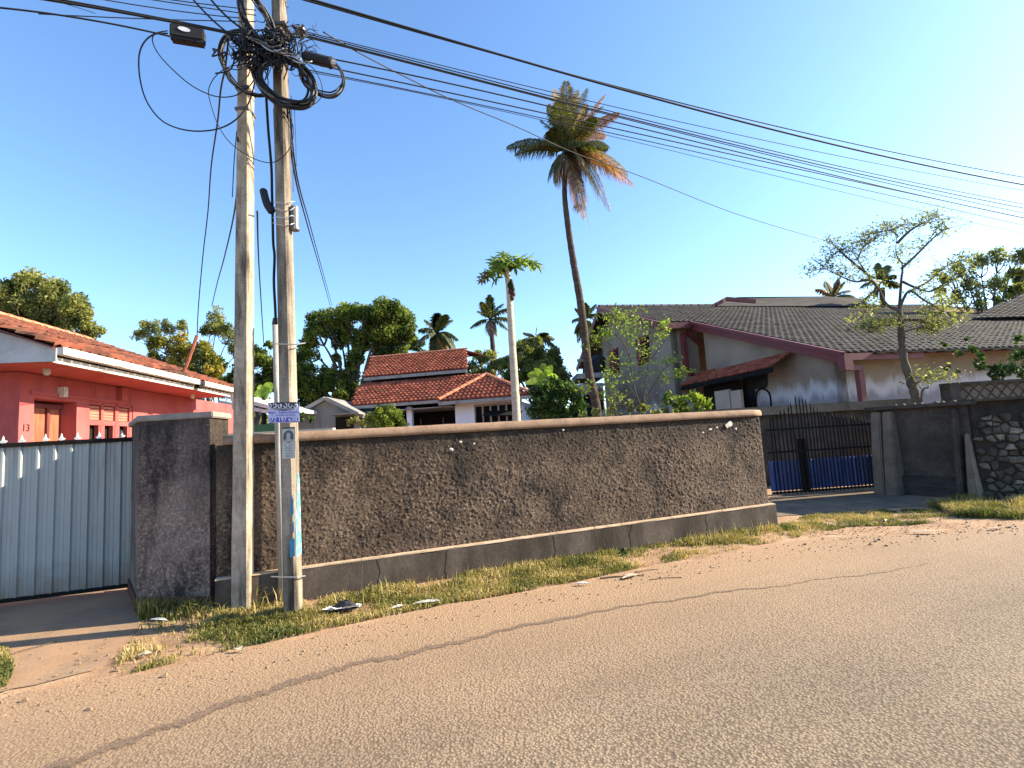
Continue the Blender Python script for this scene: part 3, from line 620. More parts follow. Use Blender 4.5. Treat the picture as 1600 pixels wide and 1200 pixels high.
wv = MB().box(mh((a0+w0)/2, .6, MZ/2-.15), (w0-a0, .2, MZ-.3), (mu, mv)).box(mh((w1+a1)/2, .6, MZ/2-.15), (a1-w1, .2, MZ-.3), (mu, mv)).box(mh((w0+w1)/2, .6, .5), (w1-w0, .2, 1.0), (mu, mv))
wv.box(mh((a0+a1)/2, .6, MZ-.2), (a1-a0, .196, .2), (mu, mv)); wv.box(mh(a0+.1, 2.2, MZ/2-.15), (.2, 3, MZ-.3), (mu, mv)); wv.box(mh(a1-.1, 2.8, MZ/2-.15), (.2, 4.2, MZ-.3), (mu, mv))
wv.build('white_wall', M_whitew, mid)
win = MB().box(mh((w0+w1)/2, .72, 1.9), (w1-w0, .03, 2.0), (mu, mv)).build('window', M_dark, mid)
fr = MB()
for i in range(6): fr.box(mh(w0+(w1-w0)*i/5, .62, 1.9), (.07, .08, 1.95), (mu, mv))
fr.box(mh((w0+w1)/2, .62, zt), (w1-w0, .08, .08), (mu, mv)); fr.box(mh((w0+w1)/2, .62, zt+.35), (w1-w0, .08, .05), (mu, mv)); fr.build('frame', plain('grey_frame', [(.3, (.28, .28, .27)), (.7, (.42, .42, .4))], 2), win)
gr = MB()
for i in range(7): gr.box(mh(w0+.04+.28*i/6, .58, 1.75), (.015, .015, 1.3), (mu, mv))
gr.build('grille', M_blackp, win)
MB().slab([mh(w0+.6, .3, zt-.25), mh(w1+.4, .3, zt-.35), mh(w1+.4, -.5, zt-.55), mh(w0+.6, -.5, zt-.45)], .04, UP).build('window_hood', M_blackp, mid)
MB().box(mh((w1+w0+.8)/2, .52, 1.1), (w1-w0-.8, .1, .9), (mu, mv)).build('panel', plain('tan_panel', [(.3, (.22, .17, .13)), (.7, (.34, .27, .21))], 2), mid)
# veranda: back wall, columns, beam
vb = MB().box(mh((a0)/2, 3.0, 1.55), (a0+.1, .15, 3.1), (mu, mv)); vb.build('veranda_wall', plain('veranda_plaster', [(.3, (.16, .11, .085)), (.7, (.26, .19, .15))], 1), mid)
dk = MB()
for x0, x1 in ((575, 600), (606, 632), (649, 660), (664, 688), (690, 706)): mrect(dk, x0, 642, x1, 690, 2.9, .05)
dk.build('openings', M_dark, mid)
ar, az = m_at(688, 642, 2.86); MB().add([mh(ar, 2.86, az-1.5)]+[mh(ar+.75*math.cos(q*math.pi/10), 2.86, az-.35+.5*math.sin(q*math.pi/10)) for q in range(11)], [(0, q+1, q+2) for q in range(10)]).build('arch_opening', M_dark, mid)
for x0, x1 in ((635, 643),): a, _ = m_at((x0+x1)/2, 640, .4); MB().box(mh(a, .5, MZ/2-.1), (.22, .22, MZ-.2), (mu, mv)).build('column', M_whitew, mid)
a, _ = m_at(563, 650, .3); MB().box(mh(a, .4, MZ/2-.1), (.14, .14, MZ-.2), (mu, mv)).build('column', M_grey, mid)
for x in (658, 693): a, _ = m_at(x, 650, 2.8); MB().box(mh(a, 2.75, 1.3), (.06, .06, 2.6), (mu, mv)).build('door_post', M_grey, mid)
MB().box(mh((a0)/2, 1.6, MZ-.32), (a0, 3, .04), (mu, mv)).build('ceiling', M_dull, mid)
mrect(MB(), 686, 624, 700, 634, -.1, .25).build('satellite_box', M_grey, mid)

# ------------------------------------------------------------------ right grey house
Q0 = D(1320, 557, 14.6); QZ = Q0.z; Q0.z = 0
qg = Vector((-.197, .98, 0)).normalized(); qr = Vector((qg.y, -qg.x, 0))
def rh(g_, r_, z): return Q0+qg*g_+qr*r_+UP*z
def r_at(px, py, g_=None, r_=None):
    if g_ is None: q = onp(px, py, rh(0, r_, 0), qr)-Q0
    else: q = onp(px, py, rh(g_, 0, 0), qg)-Q0
    return q.dot(qg), q.dot(qr), q.z
rhs = thing('grey_house', 'big unpainted grey plaster house with dark tile roof and maroon barge boards', 'house', Q0)
qs = .352; qd = (qg+UP*qs).normalized(); ql = math.sqrt(1+qs*qs)
gm = 7.67; gr_ = 14.8; jut = 1.5
RZ = lambda g_: QZ+qs*g_
LR = 26.0
# main slope: polygon in (along r, up slope)
poly = [(0, 0), (LR, 0), (LR-5.5, gr_*ql*.97), (14, gr_*ql*1.0), (-jut, gr_*ql), (-jut, gm*ql), (0, gm*ql)]
tile_roof('roof', rhs, rh(0, 0, QZ+.1), qr, qd, poly, .26, .34, M_gtile, amp=.05, lift=.045, seed=5)
dk = [rh(0, 0.02, QZ+.07), rh(0, LR, QZ+.07), rh(gr_, LR-6, RZ(gr_)+.07), rh(gr_, -jut+.02, RZ(gr_)+.07), rh(gm, -jut+.02, RZ(gm)+.07), rh(gm, 0.02, RZ(gm)+.07)]
MB().slab(dk, .06, (UP-qg*qs).normalized()).build('roof_deck', M_maroon, rhs)
ge = gr_+4.6
MB().slab([rh(gr_, -jut, RZ(gr_)+.08), rh(gr_, LR-6, RZ(gr_)+.08), rh(ge, LR-6, RZ(gr_)-.62*4.6+.08), rh(ge, -jut, RZ(gr_)-.62*4.6+.08)], .1, (UP+qg*.62).normalized()).build('back_roof', M_gtile, rhs)
ridge_tiles(rhs, rh(gr_, -jut, RZ(gr_)+.12), rh(gr_, 12.5, RZ(gr_)+.12), M_gridge, .48, .17)
# higher second roof behind
h2 = D(1133, 470, 30.5); h3 = D(1290, 463, 31.5)
MB().add([D(1118, 478, 29.5), D(1360, 478, 29.5), D(1345, 466, 32), D(1290, 463, 32), D(1155, 464, 32), D(1130, 467, 32)], [(0, 1, 2, 3, 4, 5)]).build('rear_roof', plain('old_dark_sheet', [(.3, (.035, .03, .027)), (.7, (.08, .07, .062))], 1.5, rough=1), rhs)
for a, b in (((1118, 476), (1135, 467)), ((1135, 467), (1180, 471))): MB().span(D(*a, 29.2), D(*b, 29.4), UP, .22, .15).build('rear_barge', M_maroon, rhs)
# barge boards and beams
def barge(a, b, h=.30, t=.06): MB().span(a, b, UP, h, t).build('barge_board', M_maroon, rhs)
barge(rh(-.1, -.03, QZ-.09), rh(gm, -.03, RZ(gm)-.09), .32)
barge(rh(-.1, -.12, QZ+.06), rh(gm, -.12, RZ(gm)+.06), .12, .12)
barge(rh(gm, -jut-.03, RZ(gm)-.08), rh(gr_, -jut-.03, RZ(gr_)-.06), .30)
barge(rh(gm, -jut-.12, RZ(gm)+.07), rh(gr_, -jut-.12, RZ(gr_)+.09), .12, .12)
barge(rh(gr_, -jut-.03, RZ(gr_)-.06), rh(ge, -jut-.03, RZ(gr_)-.62*4.6-.06), .30)
barge(rh(gm-.05, -jut-.1, RZ(gm)-.06), rh(gm-.05, 0, RZ(gm)-.06), .26)
MB().span(rh(gm+.3, -.2, RZ(gm)-.25), rh(gm+.3, .5, RZ(gm)-.9), UP, .14, .12).build('bracket', M_maroon, rhs)
MB().span(rh(-.08, -.15, QZ-.03), rh(-.08, 2.6, QZ-.03), UP, .2, .14).build('gutter', M_maroon, rhs)
# corrugated sheet eave trim to the right
ev = MB()
for i in range(60):
    ev.box(rh(-.12, 1.0+i*.3, QZ+.05+.02*(i % 2)), (.3, .25, .05), (qr, qg))
o_ = ev.build('eave_sheets', M_gtile, rhs); o_['kind'] = 'stuff'
# walls
ov = .45
wm = MB()
zt = lambda g_: RZ(g_)-.02
wm.slab([rh(.7, ov, 0), rh(gm, ov, 0), rh(gm, ov, zt(gm)), rh(.7, ov, zt(.7))], .2, -qr)
wm.slab([rh(.7, ov, 0), rh(.7, LR, 0), rh(.7, LR, zt(.7)), rh(.7, ov, zt(.7))], .2, -qg)
wj = -jut+.75
wm.slab([rh(gm+.5, wj, 0), rh(gr_, wj, 0), rh(gr_, wj, zt(gr_)), rh(gm+.5, wj, zt(gm+.5))], .2, -qr)
wm.slab([rh(gr_, wj, 0), rh(gr_+1.9, wj, 0), rh(gr_+1.9, wj, zt(gr_)-.62*1.9), rh(gr_, wj, zt(gr_))], .2, -qr)
wm.slab([rh(gm+.5, wj, 0), rh(gm+.5, ov, 0), rh(gm+.5, ov, zt(gm+.5)), rh(gm+.5, wj, zt(gm+.5))], .2, -qg)
wm.slab([rh(gr_+1.9, wj, 0), rh(gr_+1.9, 15, 0), rh(gr_+1.9, 15, 6.5), rh(gr_+1.9, wj, 6.5)], .2, qg)
def houseplaster():
    m, t, b = nodes('house_plaster'); co = obco(t)
    c = ramp(t, noise(t, co, .6, 6, .6), [(.25, (.14, .115, .085)), (.5, (.25, .21, .16)), (.75, (.32, .275, .21))])
    sep = N(t, 'ShaderNodeSeparateXYZ'); t.links.new(co, sep.inputs[0])
    wz = math_(t, 'ADD', sep.outputs[2], math_(t, 'MULTIPLY', math_(t, 'SUBTRACT', noise(t, obco(t, (1, 1, .15)), 2.2, 5, .7), .5), 1.3))
    mr = N(t, 'ShaderNodeMapRange'); mr.inputs[1].default_value = 2.75; mr.inputs[2].default_value = 2.45; t.links.new(wz, mr.inputs[0])
    c = mixc(t, math_(t, 'MULTIPLY', mr.outputs[0], .75), c, (.50, .52, .56))
    mr = N(t, 'ShaderNodeMapRange'); mr.inputs[1].default_value = 2.35; mr.inputs[2].default_value = 2.1; t.links.new(wz, mr.inputs[0])
    c = mixc(t, math_(t, 'MULTIPLY', mr.outputs[0], .7), c, (.12, .12, .135))
    t.links.new(c, b.inputs['Base Color']); b.inputs['Roughness'].default_value = .92; bump(t, b, noise(t, co, 14, 5, .7), .3, .02); return m
wm.build('wall', houseplaster(), rhs)
# brick lattice windows in the far gable
M_brick = plain('lattice_brick', [(.3, (.16, .04, .028)), (.7, (.36, .12, .085))], 5, rough=.9, bmp=.3)
for (x0, x1, y0, y1) in ((952, 966, 549, 584), (994, 1014, 530, 569)):
    g0_, _, z1 = r_at(x0, y0, r_=wj); g1_, _, _ = r_at(x1, y0, r_=wj); _, _, z0 = r_at((x0+x1)/2, y1, r_=wj)
    ga_, gb_ = min(g0_, g1_), max(g0_, g1_)
    w = MB().slab([rh(ga_, wj-.02, z0), rh(gb_, wj-.02, z0), rh(gb_, wj-.02, z1), rh(ga_, wj-.02, z1)], .03, -qr).build('window', M_dark, rhs)
    nb = 5; nz = 8; bb = MB()
    for i in range(nb):
        for j in range(nz):
            gc = ga_+(gb_-ga_)*(i+.5+.25*(-1)**j)/nb; zc = z0+(z1-z0)*(j+.5)/nz
            gc = min(max(gc, ga_+.1), gb_-.1)
            bb.box(rh(gc, wj-.07, zc), (.08, (gb_-ga_)/nb*.7, (z1-z0)/nz*.55), (qr, qg))
    bb.build('lattice', M_brick, w)['kind'] = 'stuff'
# downpipes
MB().span(rh(gm+.35, -.32, 3.9), rh(gm+.35, -.32, RZ(gm)-.3), qr, .2, .2).build('downpipe', M_maroon, rhs)
c0 = rh(-.1, -.05, QZ-.15)
dpx = MB(); dpx.span(rh(-.1, -.1, QZ+.02), rh(-.1, -.1, QZ-.42), qr, .28, .24); dpx.span(rh(-.1, -.15, QZ-.36), rh(-.1, .42, QZ-.36), UP, .14, .16); dpx.span(rh(-.02, .40, QZ-.3), rh(-.02, .40, .2), qr, .17, .16); dpx.build('downpipe', M_maroon, rhs)
# lean-to with small clay roof along the gable wall
r0 = 0.0
def lt(px, py): return onp(px, py, rh(0, -.55, 0), qr)
LA, LB = lt(1047, 607), lt(1206, 573)
la, lb = (LA-Q0).dot(qg), (LB-Q0).dot(qg)
d_ = (LB-LA); lu = d_.normalized()
back = [LA+qr*1.0+UP*.55, LB+qr*1.0+UP*.30]; ln = (back[0]-LA); lv_ = (ln-lu*ln.dot(lu)).normalized()
tile_roof('lean_roof', rhs, LA, lu, lv_, [(0, 0), (d_.length, 0), (d_.length-.1, 1.0), (.0, 1.15)], .22, .2, M_tile, amp=.04, lift=.05, seed=8)
MB().span(LA-UP*.1, LB-UP*.1, UP, .16, .06).build('lean_fascia', M_blackp, rhs)
MB().span(LA-UP*.05+qr*.3, LA-UP*.05+qr*.3+(rh(gm+.4, -.3, 3.9)-LA)*.98, UP, .12, .3).build('lean_beam', M_maroon, rhs)
cz = MB()
for x0, x1 in ((1116, 1139), (1141, 1157)):
    a = onp(x0, 612, rh(0, -.3, 0), qr); b = onp(x1, 612, rh(0, -.3, 0), qr); h_ = onp((x0+x1)/2, 610, rh(0, -.3, 0), qr).z
    cz.slab([Vector((a.x, a.y, .3)), Vector((b.x, b.y, .3)), Vector((b.x, b.y, h_)), Vector((a.x, a.y, h_))], .1, -qr)
cz.build('cream_panel', plain('cream_panel', [(.3, (.34, .28, .21)), (.7, (.5, .42, .33))], 1.5, rough=.9), rhs)
a = onp(1157, 620, rh(0, .1, 0), qr); b = onp(1100, 620, rh(0, .1, 0), qr)
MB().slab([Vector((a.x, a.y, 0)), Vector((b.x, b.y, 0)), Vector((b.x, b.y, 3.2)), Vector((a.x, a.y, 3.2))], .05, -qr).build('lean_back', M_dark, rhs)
# dark stained recess and little arch
def wallpt(px, py, o_=.0): return onp(px, py, rh(0, ov-.02-o_, 0), qr)
st = [(1160, 580), (1199, 576), (1200, 600), (1198, 606), (1180, 608), (1180, 636), (1163, 636)]
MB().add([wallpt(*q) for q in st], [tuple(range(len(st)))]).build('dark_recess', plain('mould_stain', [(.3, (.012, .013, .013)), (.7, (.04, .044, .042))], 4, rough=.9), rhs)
arp = [(1181, 640), (1182, 615), (1188, 608), (1195, 608), (1201, 613), (1204, 622), (1205, 640)]
ptsA = spline([wallpt(*q) for q in arp], 4); MB().tube(ptsA, .035, 5).build('arch', M_blackp, rhs)

# second dark roof far right
fr_ = thing('far_house', 'distant house with brown and grey sheet roof at the right edge behind the trees', 'house', (D(1560, 600, 24).x, 24, 0))
tile_roof('roof', fr_, D(1518, 497, 23), (D(1720, 492, 23)-D(1518, 497, 23)), (D(1650, 425, 30)-D(1518, 497, 23)), [(0, 0), (6, 0), (8, 8), (.3, 8)], .3, .4, M_gtile, seed=9)
MB().box((D(1640, 560, 25).x, 26, 2.6), (8, 4, 5.2)).build('wall', M_grey, fr_)
rr = thing('rust_roof_shed', 'shed with rusty reddish sheet roof behind the bare pruned tree', 'shed', (D(1490, 500, 26).x, 26, 0))
MB().slab([D(1440, 500, 25), D(1530, 500, 25), D(1520, 484, 28), D(1462, 484, 28)], .05, UP).build('roof', plain('rust_sheet', [(.3, (.1, .05, .035)), (.7, (.26, .15, .11))], 1, rough=.8), rr)
MB().box((D(1485, 500, 27).x, 27, 2.7), (2.6, 2, 5.0)).build('wall', M_grey, rr)
# small far building with roof tank, left of the grey house
ft = thing('far_building', 'small weathered building topped by a black water tank behind the coconut trunk', 'building', (D(920, 660, 26).x, 26, 0))
Y = 26
def fb(x0, y0, x1, y1, Y0, dep): a, b = D(x0, y0, Y0), D(x1, y1, Y0); return MB().box(((a.x+b.x)/2, Y0+dep/2, (a.z+b.z)/2), (b.x-a.x, dep, abs(a.z-b.z)))
fb(905, 600, 949, 690, Y, 3).build('wall', plain('pale_plaster', [(.3, (.25, .24, .22)), (.7, (.42, .41, .38))], 1.5), ft)
fb(901, 584, 945, 589, Y-.4, 3).build('roof_slab', M_dull, ft)
for i in range(5): fb(903+i*4.5, 562, 904.5+i*4.5, 584, Y-.3, .1).build('baluster', M_grey, ft)
fb(902, 561, 925, 564, Y-.3, .12).build('rail', M_grey, ft)
a = D(935, 582, Y+.5); MB().tube([a, a+UP*.72, a+UP*.85, a+UP*.92], [.42, .42, .3, .15], 14).build('water_tank', M_black, ft)
fb(908, 618, 929, 650, Y-.05, .06).build('opening', M_dark, ft); fb(937, 615, 943, 640, Y-.05, .06).build('opening', M_dark, ft)
MB().slab([D(896, 625, Y-.9), D(947, 600, Y-.9), D(947, 597, Y+.1), D(896, 621, Y+.1)], .04, UP).build('awning', M_dull, ft)

# ------------------------------------------------------------------ spiked gate with blue sheet
s0, s1 = G(1196, 779), G(1374, 766); su = (s1-s0).normalized(); sn_ = Vector((su.y, -su.x, 0))
sg = thing('spiked_gate', 'black spiked bar gate with blue corrugated sheet below, right of the brown wall', 'gate', s0)
def sp_at(px, py): q = onp(px, py, s0, sn_)-s0; return q.dot(su), q.z
topc = [(1190, 650), (1205, 650), (1214, 641), (1224, 639), (1230, 631), (1236, 625), (1242, 612), (1248, 620), (1256, 622), (1264, 629), (1275, 637), (1283, 641), (1300, 644), (1320, 647), (1345, 651), (1375, 654)]
def topy(px):
    for (a, b), (c, d) in zip(topc, topc[1:]):
        if a <= px <= c: return b+(d-b)*(px-a)/(c-a)
    return 650
nb = 31
for i in range(nb):
    px = 1200+i*(1372-1200)/(nb-1); a, z = sp_at(px, topy(px)+random.uniform(-2, 2)); b_ = s0+su*a+sn_*.03; lean = su*random.uniform(-.02, .02)
    MB().tube([b_+UP*.06, b_+lean*.6+UP*(z-.12), b_+lean*.7+UP*(z-.11), b_+lean+UP*z], [.014, .013, .018, .002], 5).build('bar', M_blackp, sg)
aL, aR_ = sp_at(1198, 700)[0], sp_at(1373, 700)[0]; am = sp_at(1253, 700)[0]
_, zr = sp_at(1250, 669)
for z in (zr, .92, .1): MB().box(s0+su*((aL+aR_)/2)+UP*z+sn_*.03, (aR_-aL, .035, .04), (su, -sn_)).build('rail', M_blackp, sg)
for da in (-.05, .05): MB().box(s0+su*(am+da)+UP*.62, (.07, .05, 1.1), (su, -sn_)).build('gate_stile', M_blackp, sg)
M_blue = plain('faded_blue_sheet', [(.3, (.014, .028, .11)), (.5, (.035, .065, .21)), (.75, (.13, .18, .33))], 3, rough=.5, bmp=.1, stretch=(1, 1, .25), stain=((.03, .035, .08), 3, .55, .8, (1, 1, .3)))
for x0, x1 in ((aL, am-.1), (am+.1, aR_)):
    k = int((x1-x0)/.02); vs = []
    for i in range(k+1):
        a = x0+(x1-x0)*i/k; h = .018*math.sin(a*2*math.pi/.095)
        vs += [s0+su*a+sn_*h+UP*.13, s0+su*a+sn_*h+UP*(.74+.0*a)]
    MB().add(vs, [(2*i, 2*i+2, 2*i+3, 2*i+1) for i in range(k)]).build('blue_sheet', M_blue, sg)
# inner wall behind the gate, its shade put into the dark stained colour
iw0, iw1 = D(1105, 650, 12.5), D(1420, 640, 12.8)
tag(MB().prism([(iw0.x, 12.5), (iw1.x, 12.8), (iw1.x, 13), (iw0.x, 12.7)], 0, 1.92).build('inner_wall', M_stain_shade, origin=(iw0.x, 12.5, 0)), 'stained yard wall with shade in its dark colour, seen through the bars of the spiked gate', 'wall')
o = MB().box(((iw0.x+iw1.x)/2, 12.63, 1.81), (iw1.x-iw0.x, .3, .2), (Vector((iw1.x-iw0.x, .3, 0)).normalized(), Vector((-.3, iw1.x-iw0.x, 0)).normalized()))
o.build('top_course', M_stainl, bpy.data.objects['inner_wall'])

# ------------------------------------------------------------------ right hand pillar, panel wall and rubble wall
k0, k1, k2 = G(1382, 770), G(1408, 774), G(1500, 779)
k3 = G(1540, 780)
pw_ = thing('splayed_wall', 'dark mildewed plaster wall panel with leaning buttresses right of the spiked gate', 'wall', k1)
wd = (k3-k0).normalized(); wn = Vector((wd.y, -wd.x, 0)); WF = (wd, -wn)
tz = 1.66
def kw(px, out=0.0, z=0.0): q = onp(px, 700, k0, wn)-k0; return k0+wd*q.dot(wd)+wn*out+UP*z
Lk = (k3-k0).length
rough_face('panel_render', k0+wd*.1-wn*.05, k3-wn*.05, .36, tz, wn, M_stain_shade, pw_, amp=.012, cell=.03, seed=41)
MB().box(k0+wd*(Lk/2)-wn*.2+UP*(tz/2), (Lk, .26, tz), WF).build('core', M_stain_shade, pw_)
MB().box(k0+wd*(Lk/2+.1)-wn*.03+UP*.16, (Lk-.35, .14, .40), WF).build('plinth', plain('black_plinth', [(.3, (.02, .018, .016)), (.7, (.07, .062, .055))], 3, rough=.95, bmp=.6, stretch=(1, 1, 4)), pw_, bevel=.01)
def buttress(xl_t, xr_t, xl_b, xr_b, name, mat, zt=1.6, out_b=.28, out_t=.06):
    a, b, c, d = [(onp(x, y, k0, wn)-k0).dot(wd) for x, y in ((xl_t, 650), (xr_t, 650), (xl_b, 772), (xr_b, 772))]
    vs = []
    for (l, r_, o_, z) in ((c, d, out_b, -.02), (c*.5+a*.5, d*.5+b*.5, (out_b+out_t)/2+.02, zt*.5), (a, b, out_t, zt)):
        vs += [k0+wd*l-wn*.1+UP*z, k0+wd*r_-wn*.1+UP*z, k0+wd*(r_-.02)+wn*o_+UP*z, k0+wd*(l+.02)+wn*o_+UP*z]
    MB().add(vs, [(0, 1, 2, 3), (11, 10, 9, 8)]+[(4*i+j, 4*i+(j+1) % 4, 4*i+4+(j+1) % 4, 4*i+4+j) for i in (0, 1) for j in range(4)]).build(name, mat, pw_, bevel=.02)
buttress(1361, 1379, 1375, 1395, 'pillar', M_stainl, 1.62)
buttress(1379, 1397, 1393, 1416, 'buttress', M_stainl, 1.62)
buttress(1487, 1499, 1500, 1514, 'buttress', M_stain_shade, 1.6, .2)
buttress(1503, 1511, 1517, 1538, 'buttress', M_stainl, 1.15, .2)
MB().box(k0+wd*(Lk/2-.05)-wn*.12+UP*(tz+.03), (Lk+.2, .42, .07), WF).build('coping', M_stain_shade, pw_, bevel=.015)
for i in range(9):
    MB().box(k0+wd*(.3+i*.17+random.uniform(-.05, .05))-wn*.1+UP*(tz+.075), (random.uniform(.05, .14), .1, .04), WF).build('cement_lump', M_stainl, pw_, bevel=.012)
# rubble wall
q0 = k3-wd*.02; q1 = G(1760, 772); rd_ = (q1-q0).normalized(); rn = Vector((rd_.y, -rd_.x, 0)); RF = (rd_, -rn); RL = (q1-q0).length
rw = thing('rubble_wall', 'random rubble stone wall under the carved parapet at the right edge', 'wall', q0)
MB().box(q0+rd_*(RL/2)-rn*.16+UP*.84, (RL, .28, 1.72), RF).build('mortar', M_mortar, rw)
MB().box(q0+rd_*(RL/2)-rn*.1+UP*1.725, (RL, .4, .05), RF).build('coping', M_stain_shade, rw, bevel=.012)
cw, ch = .17, .125; nx, nz = int(min(RL, 3.0)/cw), 12; rs = np.random.default_rng(5)
sd = {(i, j): (rs.uniform(-.48, .48)+i+.5+.5*(j % 2), rs.uniform(-.46, .46)+j+.5) for i in range(-2, nx+3) for j in range(-2, nz+3)}
for (i, j), (x, y) in sd.items():
    if not (0 <= i < nx and 0 <= j < nz): continue
    poly = [Vector((x-1.1, y-1.1)), Vector((x+1.1, y-1.1)), Vector((x+1.1, y+1.1)), Vector((x-1.1, y+1.1))]
    poly = [Vector((p[0], p[1])) for p in poly]
    for (a, b), (x2, y2) in sd.items():
        if (a, b) == (i, j) or abs(a-i) > 2 or abs(b-j) > 2: continue
        m = Vector(((x+x2)/2, (y+y2)/2)); n_ = Vector((x2-x, y2-y)); out = []
        for q in range(len(poly)):
            A, B = poly[q], poly[(q+1) % len(poly)]; da, db = (A-m).dot(n_), (B-m).dot(n_)
            if da <= 0: out.append(A)
            if (da < 0 < db) or (db < 0 < da): out.append(A.lerp(B, da/(da-db)))
        poly = out
        if not poly: break
    if len(poly) < 3 or rs.random() < .07: continue
    poly = [q_+Vector((rs.uniform(-.07, .07), rs.uniform(-.07, .07))) for q_ in poly]
    c = sum(poly, Vector((0, 0)))/len(poly); sh = rs.uniform(.70, .93); pr = rs.uniform(.008, .045)
    def P3(p, f, o_): w = c+(p-c)*f; return q0+rd_*(w[0]*cw)+rn*(o_-.02)+UP*(w[1]*ch-.02)
    vs = [P3(p, sh, 0) for p in poly]+[P3(p, sh*.93, pr) for p in poly]+[P3(p, sh*.6, pr+rs.uniform(.004, .018)) for p in poly]
    k = len(poly)
    MB().add(vs, [(a, (a+1) % k, k+(a+1) % k, k+a) for a in range(k)]+[(k+a, k+(a+1) % k, 2*k+(a+1) % k, 2*k+a) for a in range(k)]+[tuple(range(2*k, 3*k))]).build('stone', M_rubble3[int(rs.choice([0, 0, 1, 1, 1, 2]))], rw)
# carved parapet above
cp0, cp1 = D(1486, 620, 11.4), D(1760, 612, 11.4); cpz = D(1500, 601, 11.4).z
cp = thing('carved_parapet', 'pale parapet wall with curved lattice relief above the rubble wall', 'wall', (cp0.x, 11.4, 0))
MB().box(((cp0.x+cp1.x)/2, 11.5, cpz/2), (cp1.x-cp0.x, .2, cpz)).build('panel', M_stainl, cp)
MB().box(((cp0.x+cp1.x)/2, 11.48, cpz+.02), (cp1.x-cp0.x+.1, .28, .06)).build('coping', M_stain_shade, cp)
MB().box((cp0.x+.05, 11.46, cpz/2), (.22, .28, cpz-.01)).build('post', M_stain_shade, cp)
for ph in range(4):
    cc = [Vector((cp0.x+.16+q*.045, 11.395, cpz-.22+.19*math.sin(q*.045*6.4+ph*math.pi/2))) for q in range(int((cp1.x-cp0.x-.3)/.045))]
    MB().tube(cc, .013, 4).build('relief_curve', M_stain_shade, cp)
# ------------------------------------------------------------------ the two concrete poles
def pole(name, label, base, top, wb, db, wt_, dt_, rz=R(3), extend=1.25, mat=None):
    d = (top-base); tp = base+d*extend; t = thing(name, label, 'utility pole', base)
    x = Vector((math.cos(rz), math.sin(rz), 0)); y = Vector((-x.y, x.x, 0)); vs = []
    n = 26; ch_ = .12
    for i in range(n+1):
        f = i/n; c = base.lerp(tp, f)-UP*.02*(i == 0); w = wb+(wt_-wb)*f*extend; dd = db+(dt_-db)*f*extend
        w /= 2; dd /= 2; e = .018
        for sx, sy in ((-1, -1+e/dd), (-1+e/w, -1), (1-e/w, -1), (1, -1+e/dd), (1, 1-e/dd), (1-e/w, 1), (-1+e/w, 1), (-1, 1-e/dd)):
            vs.append(c+x*(w*sx+random.uniform(-.0015, .0015))+y*(dd*sy+random.uniform(-.0015, .0015)))
    fs = [(8*i+j, 8*i+(j+1) % 8, 8*i+8+(j+1) % 8, 8*i+8+j) for i in range(n) for j in range(8)]+[tuple(range(8))[::-1], tuple(range(8*n, 8*n+8))]
    MB().add(vs, fs).build('shaft', mat or M_pole, t); return t, base, tp, x, y
b1 = G(374, 955); b1.y += .06; t1 = D(385, 0, b1.y)
P1, p1b, p1t, p1x, p1y = pole('concrete_pole', 'left and wider of the two bare concrete utility poles, next to the tall pillar', b1, t1, .178, .15, .12, .155)
b2 = G(453, 966); b2.y += .08; t2 = D(436, 0, b2.y)
P2, p2b, p2t, p2x, p2y = pole('concrete_pole', 'right hand concrete utility pole carrying the paper notices and a grey conduit', b2, t2, .128, .19, .11, .165, mat=plain('old_pole_concrete', [(.22, (.09, .07, .055)), (.5, (.27, .22, .17)), (.75, (.45, .39, .31))], 4, rough=.9, bmp=.6, bs=40, bd=.008, fine=.45, stain=((.05, .04, .032), 5, .42, .62, (1, 1, .14))))
def at_pole(base, top, z): return base+(top-base)*((z-base.z)/(top.z-base.z))
# grey conduit beside pole 2 with black cable above
cb = G(433, 950)+Vector((0, .12, 0)); ct = D(431, 507, cb.y)
MB().tube([cb, ct], .037, 10).build('conduit', plain('conduit_grey', [(.3, (.25, .23, .2)), (.7, (.42, .39, .35))], 4, rough=.7), P2, smooth=True)
MB().tube([ct, ct+UP*.07], [.042, .03], 8).build('conduit_cap', M_black, P2)
MB().tube(spline([D(x, y, b2.y+.02) for x, y in [(431, 507), (430, 480), (428, 440), (429, 400), (427, 380), (426, 340), (425, 300), (424, 260), (419, 200), (416, 150)]]), .014, 5).build('riser_cable', M_black, P2, smooth=True)
MB().tube(spline([D(x, y, b2.y+.04) for x, y in [(440, 507), (438, 470), (437, 420), (434, 340), (431, 250), (428, 170)]]), .009, 5).build('riser_cable', M_black, P2, smooth=True)
for py in (537, 901):
    c = [D(x, y, b2.y+dy) for x, y, dy in ((424, py, 0), (424, py, -.13), (445, py+1, -.145), (464, py+1, -.13), (476, py-1, .0), (477, py-1, .1))]
    MB().tube(c, .006, 5).build('binding_wire', M_steel, P2)
